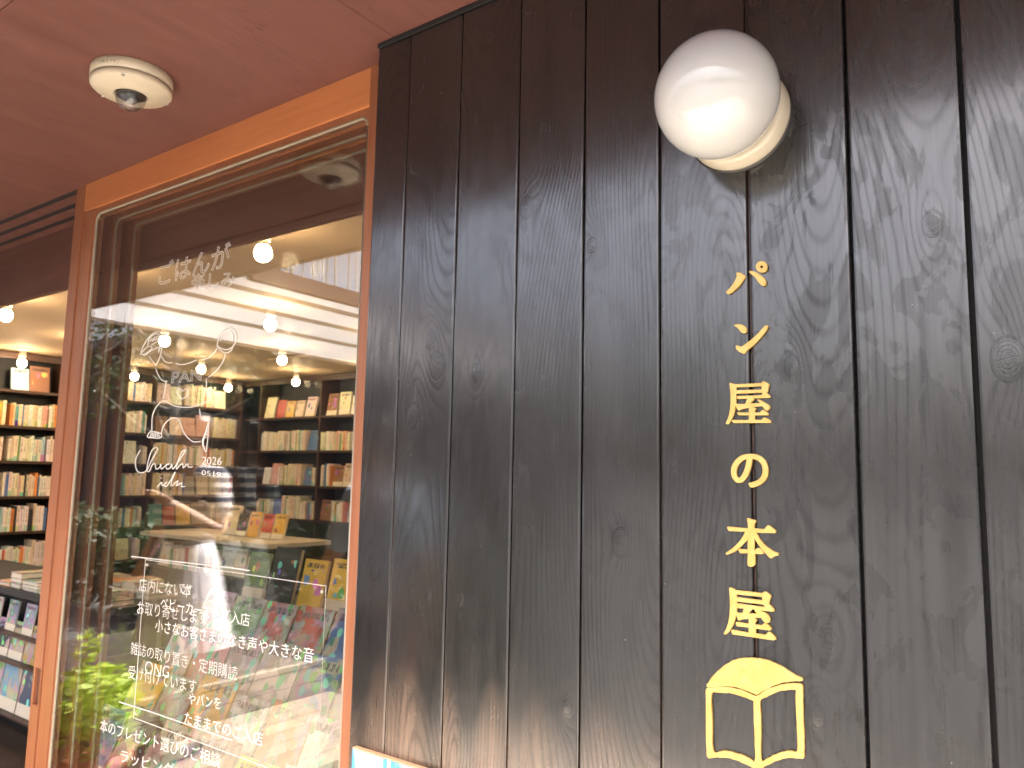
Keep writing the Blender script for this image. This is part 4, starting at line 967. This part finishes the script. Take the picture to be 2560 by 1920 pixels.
# long counter by the open doorway with a magazine rack on its front
cnt = table('book_counter', 'long dark counter stacked with books beside the open doorway', -6.6, -3.95, 2.03, 2.62, 0.80, 'slate_panel', cat='counter', kick=0.06)
flat_stacks(r, -5.3, -3.97, 2.04, 2.60, 0.80, 'counter by the doorway', nmax=3)
RACK = [[('lilac', (0.36, 0.32, 0.42)), ('pale grey', (0.46, 0.45, 0.42)), ('grey blue', (0.16, 0.22, 0.28))], [('cream', (0.48, 0.42, 0.30)), ('yellow', (0.46, 0.34, 0.09)), ('dark', (0.04, 0.045, 0.05))], [('sky blue', (0.17, 0.40, 0.55)), ('dark blue', (0.04, 0.07, 0.13)), ('slate', (0.12, 0.13, 0.15))]]
for q, (zz, hh) in enumerate(((0.575, 0.165), (0.435, 0.20), (0.165, 0.285))):
    obj('ledge', boxm(-5.75, -4.20, 1.990 - 0.012 * q, 2.088, zz - 0.012, zz, 0.002), 'shelf_timber', cnt)
    x = -5.72; ns = 0
    while x < -4.42:
        ns += 1; w = hh * 0.76 if q != 1 else 0.17
        nm, c = RACK[q][(ns + q) % 3]
        o = place(MAG, 'magazine', 'magazine', jitter(c, r), '%s magazine, %s along the %s row of the counter rack' % (nm, nth(ns), ['upper', 'middle', 'lower'][q]), 'magazines on the counter rack', (x + w / 2, 2.030 - 0.012 * q, zz + 0.0016), (0, 0, 0), (0.006, w, hh))
        o.rotation_euler = (Matrix.Rotation(-0.12, 3, 'X') @ Matrix.Rotation(-math.pi / 2, 3, 'Z')).to_euler()
        x += w + r.choice((0.012, 0.012, 0.09))
# table behind the glass
dt = table('display_table', 'display table of picture books behind the glass doors', -4.0, -1.75, 2.32, 3.1, 0.78, 'shelf_timber', skirt=False)
flat_stacks(r, -3.6, -2.0, 2.34, 2.72, 0.78, 'display table behind the glass', wx=(0.18, 0.26), nmax=2)
standing_row(r, -3.95, -1.8, 2.84, 0.78, 'display table behind the glass', wr=(0.16, 0.22))
# stepped magazine rack against the glass
rk = empty('magazine_rack', 'stepped rack of bright magazines just inside the glass doors', 'rack', (-2.2, 1.85, 0.006))
for q in range(4):
    y0, z0 = 1.60 + 0.15 * q, 0.30 + 0.135 * q
    obj('ledge', boxm(-3.3, -1.3, y0, y0 + 0.148, z0 - 0.014, z0, 0.002), 'shelf_timber', rk)
    obj('lip', boxm(-3.3, -1.3, y0 - 0.008, y0 - 0.001, z0 - 0.014, z0 + 0.02, 0.001), 'shelf_timber', rk)
    x = -3.28; ns = 0
    while x < -1.52:
        ns += 1
        w = r.uniform(0.19, 0.23); hh = w * r.uniform(1.25, 1.32); nm, c = r.choice(PAL)
        o = place(MAG, 'magazine', 'magazine', jitter(c, r), '%s magazine, %s along the %s step of the rack inside the glass' % (nm, nth(ns), ['lowest', 'second', 'third', 'top'][q]), 'magazines on the stepped rack', (x + w / 2, y0 + 0.02, z0 + 0.004), (0, 0, 0), (r.uniform(0.006, 0.012), w, hh))
        tl = 0.44
        o.rotation_euler = (Matrix.Rotation(-tl, 3, 'X') @ Matrix.Rotation(-math.pi / 2, 3, 'Z')).to_euler()
        x += w + r.uniform(0.006, 0.02)
for xx in (-3.305, -1.295): obj('side_panel', boxm(xx - 0.01, xx + 0.01, 1.58, 2.2, 0.007, 0.72, 0.003), 'shelf_timber', rk)

build_books()

# ================================================================== OUT IN THE STREET (seen in the glass and the gloss)
aw = empty('awning', 'white translucent awning of broad panels between thin dark ribs', 'awning', (-4.4, -1.5, HS))
rx = [-5.37, -4.60, -4.10, -3.70, -3.38]
for a, b_ in zip(rx[:-1], rx[1:]): obj('panel', boxm(a + 0.008, b_ - 0.008, -4.2, SOF_EDGE - 0.034, HS + 0.02, HS + 0.024), 'awning_film', aw)
for a in rx[1:-1] : obj('rib', boxm(a - 0.007, a + 0.007, -4.2, SOF_EDGE - 0.034, HS - 0.004, HS + 0.03), 'aluminium', aw)
obj('rib', boxm(rx[0] - 0.007, rx[0] + 0.007, -4.2, SOF_EDGE - 0.034, HS - 0.004, HS + 0.03), 'aluminium', aw)
obj('beam', boxm(rx[-1] - 0.007, rx[-1] + 0.045, -4.2, SOF_EDGE - 0.034, HS - 0.03, HS + 0.05), 'canopy_edge_board', aw)
for a in (rx[0], rx[-1] + 0.02): obj('post', boxm(a - 0.03, a + 0.03, -4.17, -4.11, 0.004, HS - 0.031), 'aluminium', aw)

def leaf_cloud(bm, r, centre, rad, n, size):
    for _ in range(n):
        while True:
            p = Vector((r.uniform(-1, 1), r.uniform(-1, 1), r.uniform(-1, 1)))
            if 0.15 < p.length < 1: break
        p = Vector((centre[0] + p.x * rad[0], centre[1] + p.y * rad[1], centre[2] + p.z * rad[2]))
        d = Vector((r.gauss(0, 1), r.gauss(0, 1), r.gauss(0, 0.6))).normalized(); e = d.cross(Vector((r.gauss(0, 1), r.gauss(0, 1), r.gauss(0, 1)))).normalized()
        s = size * r.uniform(0.6, 1.3)
        vs = [bm.verts.new(q) for q in (p - d * s, p + e * s * 0.45, p + d * s, p - e * s * 0.45)]
        bm.faces.new(vs[:3]); bm.faces.new([vs[0], vs[2], vs[3]])
def tree(x, y, h, label, seed, spread=1.6):
    r = random.Random(seed); t = empty('tree', label, 'tree', (x, y, 0), 'trees across the street')
    bm = bmesh.new(); tips = []
    tube(bm, [(x, y, 0), (x + 0.05, y, h * 0.25), (x - 0.05, y + 0.05, h * 0.5), (x, y, h * 0.92)], [0.13, 0.11, 0.08, 0.02], 8)
    for k in range(16):
        z0 = h * r.uniform(0.3, 0.8); a = r.uniform(0, 6.28); L = spread * r.uniform(0.5, 1.0)
        q = Vector((x + L * math.cos(a), y + L * math.sin(a), z0 + L * r.uniform(0.4, 0.9)))
        tube(bm, [(x, y, z0), ((x + q.x) / 2, (y + q.y) / 2, z0 + (q.z - z0) * 0.4), q], [0.045, 0.03, 0.008], 6); tips.append(q)
    obj('trunk', bm, 'tree_bark', t)
    bm = bmesh.new()
    for q in tips: leaf_cloud(bm, r, q, (0.6, 0.6, 0.5), 130, 0.085)
    leaf_cloud(bm, r, (x, y, h * 0.92), (0.7, 0.7, 0.7), 200, 0.085)
    obj('crown', bm, 'tree_leaf', t)
tree(-12.5, -4.9, 6.0, 'tall leafy tree opposite the white awning', 1)
tree(-17.0, -5.2, 6.6, 'broad leafy tree beyond the awning posts', 2, 2.0)
tree(-9.0, -19.0, 5.4, 'slim leafy tree across the street from the board wall', 3)
tree(9.5, -20.0, 6.0, 'round leafy tree beside the low pale building', 4, 1.8)

# tall pale bamboo behind the dark building
bb = empty('bamboo_grove', 'grove of tall pale bamboo canes rising behind the dark building', 'bamboo', (-22.0, -14.5, 0)); rr_ = random.Random(8)
for k in range(40):
    x = -29 + 12.5 * k / 39 + rr_.uniform(-0.15, 0.15); y = -14.5 + rr_.uniform(-0.5, 0.5); h = rr_.uniform(8.2, 11.5); lx = rr_.uniform(-0.7, 0.7)
    bm = bmesh.new(); tube(bm, [(x, y, 0.0), (x + lx * 0.3, y, h * 0.5), (x + lx, y, h)], [0.06, 0.05, 0.02], 6); obj('cane', bm, 'porcelain', bb)

def far_house(x0, x1, y0, y1, h, label, col_m):
    t = empty('house', label, 'building', ((x0 + x1) / 2, (y0 + y1) / 2, 0), 'low buildings across the street')
    obj('wall', boxm(x0, x1, y0, y1, 0.002, h), col_m, t)
    obj('roof', boxm(x0 - 0.25, x1 + 0.25, y0 - 0.25, y1 + 0.25, h + 0.002, h + 0.22, 0.01), 'aluminium', t)
    n = int((x1 - x0) / 1.9)
    for k in range(n):
        xc = x0 + (k + 0.5) * (x1 - x0) / n
        for zb in ([0.9] if h < 4 else [0.9, 3.4]):
            wdo = obj('window', boxm(xc - 0.55, xc + 0.55, y1 + 0.002, y1 + 0.04, zb, zb + 1.2, 0.01), 'dark_cladding' if x0 < -20 else 'table_white', t)
            obj('pane', boxm(xc - 0.48, xc + 0.48, y1 + 0.041, y1 + 0.046, zb + 0.07, zb + 1.13), 'black_void', wdo)
far_house(-34, -9.3, -13, -6.6, 4.3, 'long dark timber building behind the awning', 'dark_cladding')
far_house(3, 22, -30, -23, 3.0, 'low pale building farther along the street', 'render_wall')

# unseen shrubs added behind the steps to cover bright paving in reflections
hd = empty('added_hedge', 'dense dark shrubs added unseen behind the timber steps to dim the glass reflections', 'added_hedge', (-7.3, -1.75, 0.0))
bm = bmesh.new(); rh = random.Random(3)
for k in range(28): leaf_cloud(bm, rh, (-11.6 + 0.32 * k, -1.75 + rh.uniform(-.05, .05), 0.56), (0.3, 0.32, 0.56), 400, 0.055)
obj('foliage', bm, 'tree_leaf', hd)
bm = bmesh.new()
for k in range(28): tube(bm, [(-11.6 + 0.32 * k, -1.75, 0.0), (-11.58 + 0.32 * k, -1.75, 0.8)], [0.02, 0.008], 6)
obj('stem', bm, 'tree_bark', hd)
# potted ivy on the step
IX, IY = -3.09, 0.955
pot = empty('potted_ivy', 'bright green ivy spilling from a terracotta pot by the step', 'plant', (IX, IY, 0.031))
bm = bmesh.new(); lathe(bm, [(0.001, 0), (0.09, 0), (0.13, 0.34), (0.145, 0.345), (0.145, 0.40), (0.125, 0.40), (0.12, 0.36), (0.001, 0.36)], 28, 'Z', (IX, IY, 0.032)); obj('pot', bm, 'terracotta', pot, True)
r = random.Random(12); bm = bmesh.new()
for k in range(26):
    a = r.uniform(0, 6.28); L = r.uniform(0.1, 0.26); q = [(IX, IY, 0.40), (IX + L * 0.5 * math.cos(a), IY + L * 0.5 * math.sin(a), 0.52 + r.uniform(0, .12)), (IX + L * math.cos(a), IY + L * math.sin(a), 0.5 + r.uniform(-.2, .22))]
    tube(bm, q, [0.004, 0.003, 0.0015], 5)
obj('stem', bm, 'tree_bark', pot)
bm = bmesh.new(); leaf_cloud(bm, r, (IX, IY, 0.61), (0.21, 0.15, 0.14), 900, 0.024); leaf_cloud(bm, r, (IX - 0.06, IY - 0.03, 0.46), (0.22, 0.16, 0.14), 260, 0.022); leaf_cloud(bm, r, (IX - 0.09, IY, 0.80), (0.06, 0.05, 0.07), 60, 0.022)
obj('foliage', bm, 'ivy_leaf', pot)

# ---------------------------------------------------------------- passers-by in front of the glass
plain('skin', (0.52, 0.33, 0.24), 0.5, scale=20, var=0.06); plain('dark_hair', (0.02, 0.015, 0.012), 0.4, scale=80, var=0.4)
plain('white_skirt_cloth', (0.66, 0.64, 0.68), 0.85, scale=30, var=0.05); plain('blue_shirt_cloth', (0.42, 0.52, 0.66), 0.85, scale=30, var=0.06)
plain('navy_cloth', (0.03, 0.035, 0.06), 0.85, scale=30); plain('shoe_leather', (0.05, 0.035, 0.03), 0.5)
def stripe_cloth():
    m, n, l, b = mat('striped_cloth')
    w = n.new('ShaderNodeTexWave'); w.wave_type = 'BANDS'; w.bands_direction = 'Z'; w.inputs['Scale'].default_value = 7.0; w.inputs['Distortion'].default_value = 0.3
    l.new(posmap(n, l, (1, 1, 1)), w.inputs['Vector'])
    l.new(mixc(n, l, ramp(n, l, w.outputs['Fac'], [(0.45, 0), (0.55, 1)]), (0.62, 0.60, 0.60), (0.10, 0.10, 0.14)), b.inputs['Base Color']); b.inputs['Roughness'].default_value = 0.9
stripe_cloth()
def skinned(verts, edges, rads, root, levels=2):
    me = bpy.data.meshes.new('tmp'); me.from_pydata(verts, edges, []); o = bpy.data.objects.new('tmp', me); COL.objects.link(o)
    o.modifiers.new('s', 'SKIN'); sv = me.skin_vertices
    if not sv: sv = None
    layer = me.skin_vertices[0] if len(me.skin_vertices) else None
    if layer is None:
        bm = bmesh.new(); bm.from_mesh(me); bm.verts.layers.skin.verify(); bm.to_mesh(me); bm.free(); layer = me.skin_vertices[0]
    for i, r_ in enumerate(rads):
        layer.data[i].radius = r_ if isinstance(r_, tuple) else (r_, r_); layer.data[i].use_root = (i == root)
    ss = o.modifiers.new('u', 'SUBSURF'); ss.levels = levels; ss.render_levels = levels
    bpy.context.view_layer.update()
    out = bpy.data.meshes.new_from_object(o.evaluated_get(bpy.context.evaluated_depsgraph_get()))
    bpy.data.objects.remove(o); bpy.data.meshes.remove(me); out.materials.clear(); out.shade_smooth()
    return out
def person(loc, rz, H, label, top_m, bottom, bottom_m, arms, seed=0):
    e = empty('person', label, 'person', loc); e.rotation_euler.z = rz
    V, E_, R_ = [], [], []
    def v(p, r_, prev=None):
        V.append(tuple(c * H for c in p)); R_.append(r_ * H if not isinstance(r_, tuple) else (r_[0] * H, r_[1] * H))
        if prev is not None: E_.append((prev, len(V) - 1))
        return len(V) - 1
    pel = v((0, 0, .525), (.082, .062)); sp = v((0, 0, .62), (.070, .052), pel); ch = v((0, .004, .745), (.085, .060), sp); nk = v((0, .004, .835), .032, ch)
    hb = v((0, -.008, .872), .044, nk); hm = v((0, -.012, .925), (.052, .060), hb); v((0, -.004, .972), .040, hm)
    T, TE, TR = list(V[:3]), [(0, 1), (1, 2)], [(.088 * H, .068 * H), (.080 * H, .062 * H), (.096 * H, .070 * H)]
    for s_ in (-1, 1):
        sh = v((.098 * s_, .006, .80), .030, ch)
        (ex, ey, ez), (wx, wy, wz) = arms[0 if s_ < 0 else 1]
        el = v((ex * s_, ey, ez), .024, sh); wr = v((wx * s_, wy, wz), .016, el)
        d = Vector((wx * s_ - ex * s_, wy - ey, wz - ez)).normalized(); side = Vector((s_, 0, 0)) - d * d.x * s_
        side = side.normalized() if side.length > 1e-3 else Vector((0, -1, 0))
        pm = v(tuple(Vector((wx * s_, wy, wz)) + d * .035), (.022, .013), wr)
        for k in range(4):
            b0 = Vector((wx * s_, wy, wz)) + d * .055 + side * (.012 * (k - 1.5)); L = (.036, .042, .040, .032)[k]
            cu = d.cross(side) * .3
            f1 = v(tuple(b0), .0056, pm); f2 = v(tuple(b0 + d * L * .5), .0052, f1); v(tuple(b0 + d * L * .9 + cu * L * .5), .0045, f2)
        t0 = Vector((wx * s_, wy, wz)) + d * .022 + side * .022; t1 = v(tuple(t0), .0065, pm); v(tuple(t0 + d * .022 + side * .014), .0052, t1)
        T.append(V[sh]); TE.append((2, len(T) - 1)); TR.append(.044 * H); T.append(tuple(Vector(V[sh]).lerp(Vector(V[el]), .85))); TE.append((len(T) - 2, len(T) - 1)); TR.append(.036 * H)
    legs = []
    for s_ in (-1, 1):
        hp = v((.052 * s_, 0, .50), .056, pel); kn = v((.055 * s_, -.006, .285), .036, hp); an = v((.056 * s_, .008, .045), .021, kn); toe = v((.060 * s_, -.075, .016), (.022, .014), an); legs.append((hp, kn, an))
    obj('body', skinned(V, E_, R_, 0), 'skin', e, True, local=True)
    obj('top', skinned(T, TE, TR, 0), top_m, e, True, local=True)
    if bottom == 'skirt':
        bm = bmesh.new(); n = 96; rings = []
        for t in np.linspace(0, 1, 9):
            z = (.605 - .30 * t) * H; r0 = (.078 + .072 * t ** .8) * H; ring = []
            for k in range(n):
                a = 2 * math.pi * k / n; rr = r0 * (1 + .055 * t * math.sin(a * 24) + .03 * t * math.sin(a * 3 + seed)); ring.append(bm.verts.new((rr * math.cos(a), rr * .82 * math.sin(a), z)))
            rings.append(ring)
        for i in range(8):
            for k in range(n): bm.faces.new([rings[i][k], rings[i][(k + 1) % n], rings[i + 1][(k + 1) % n], rings[i + 1][k]])
        bm.faces.new(rings[0]); obj('skirt', bm, bottom_m, e, True, local=True)
    else:
        P = [V[0]]; PE = []; PR = [(.092 * H, .070 * H)]
        for hp, kn, an in legs:
            for j, (q, r_) in enumerate(((hp, .064), (kn, .046), (an, .038))):
                P.append(V[q]); PE.append((0 if j == 0 else len(P) - 2, len(P) - 1)); PR.append(r_ * H)
        obj('trousers', skinned(P, PE, PR, 0), bottom_m, e, True, local=True)
    # face, hair, shoes
    bm = bmesh.new(); bmesh.ops.create_uvsphere(bm, u_segments=24, v_segments=16, radius=1)
    for q in bm.verts:
        q.co = Vector((q.co.x * .064 * H, q.co.y * .070 * H + .006 * H, q.co.z * .066 * H + .936 * H))
        if q.co.y < -.012 * H and q.co.z < .952 * H: q.co.y = -.012 * H + (q.co.y + .012 * H) * .1
    obj('hair', bm, 'dark_hair', e, True, local=True)
    bm = bmesh.new()
    for s_ in (-1, 1): bmesh.ops.create_icosphere(bm, subdivisions=1, radius=.0065 * H, matrix=Matrix.Translation((.020 * s_ * H, -.066 * H, .925 * H)))
    obj('eyes', bm, 'dark_hair', e, True, local=True)
    bm = bmesh.new(); tube(bm, [(0, -.062 * H, .922 * H), (0, -.074 * H, .905 * H)], [.005 * H, .008 * H], 8); obj('nose', bm, 'skin', e, True, local=True)
    bm = bmesh.new(); tube(bm, [(-.014 * H, -.058 * H, .885 * H), (0, -.063 * H, .883 * H), (.014 * H, -.058 * H, .885 * H)], .0028 * H, 6); obj('mouth', bm, 'terracotta', e, True, local=True)
    for s_ in (-1, 1):
        bm = bmesh.new(); tube(bm, [(.057 * s_ * H, .03 * H, .02 * H), (.058 * s_ * H, -.02 * H, .022 * H), (.061 * s_ * H, -.085 * H, .014 * H)], [.024 * H, .026 * H, .016 * H], 10); obj('shoe', bm, 'shoe_leather', e, True, local=True)
    return e
person((-3.40, 0.42, 0.22), math.radians(170), 1.56, 'person in a striped top and long pale pleated skirt on the low step', 'striped_cloth', 'skirt', 'white_skirt_cloth', (((.16, -.03, .64), (.10, -.15, .72)), ((.15, .02, .63), (.17, -.04, .49))))
person((-2.30, 0.20, 0.031), math.radians(160), 1.72, 'person in a light blue shirt and navy trousers on the deck', 'blue_shirt_cloth', 'trousers', 'navy_cloth', (((.16, .0, .63), (.16, -.07, .50)), ((.16, .0, .63), (.15, -.08, .51))), 2)
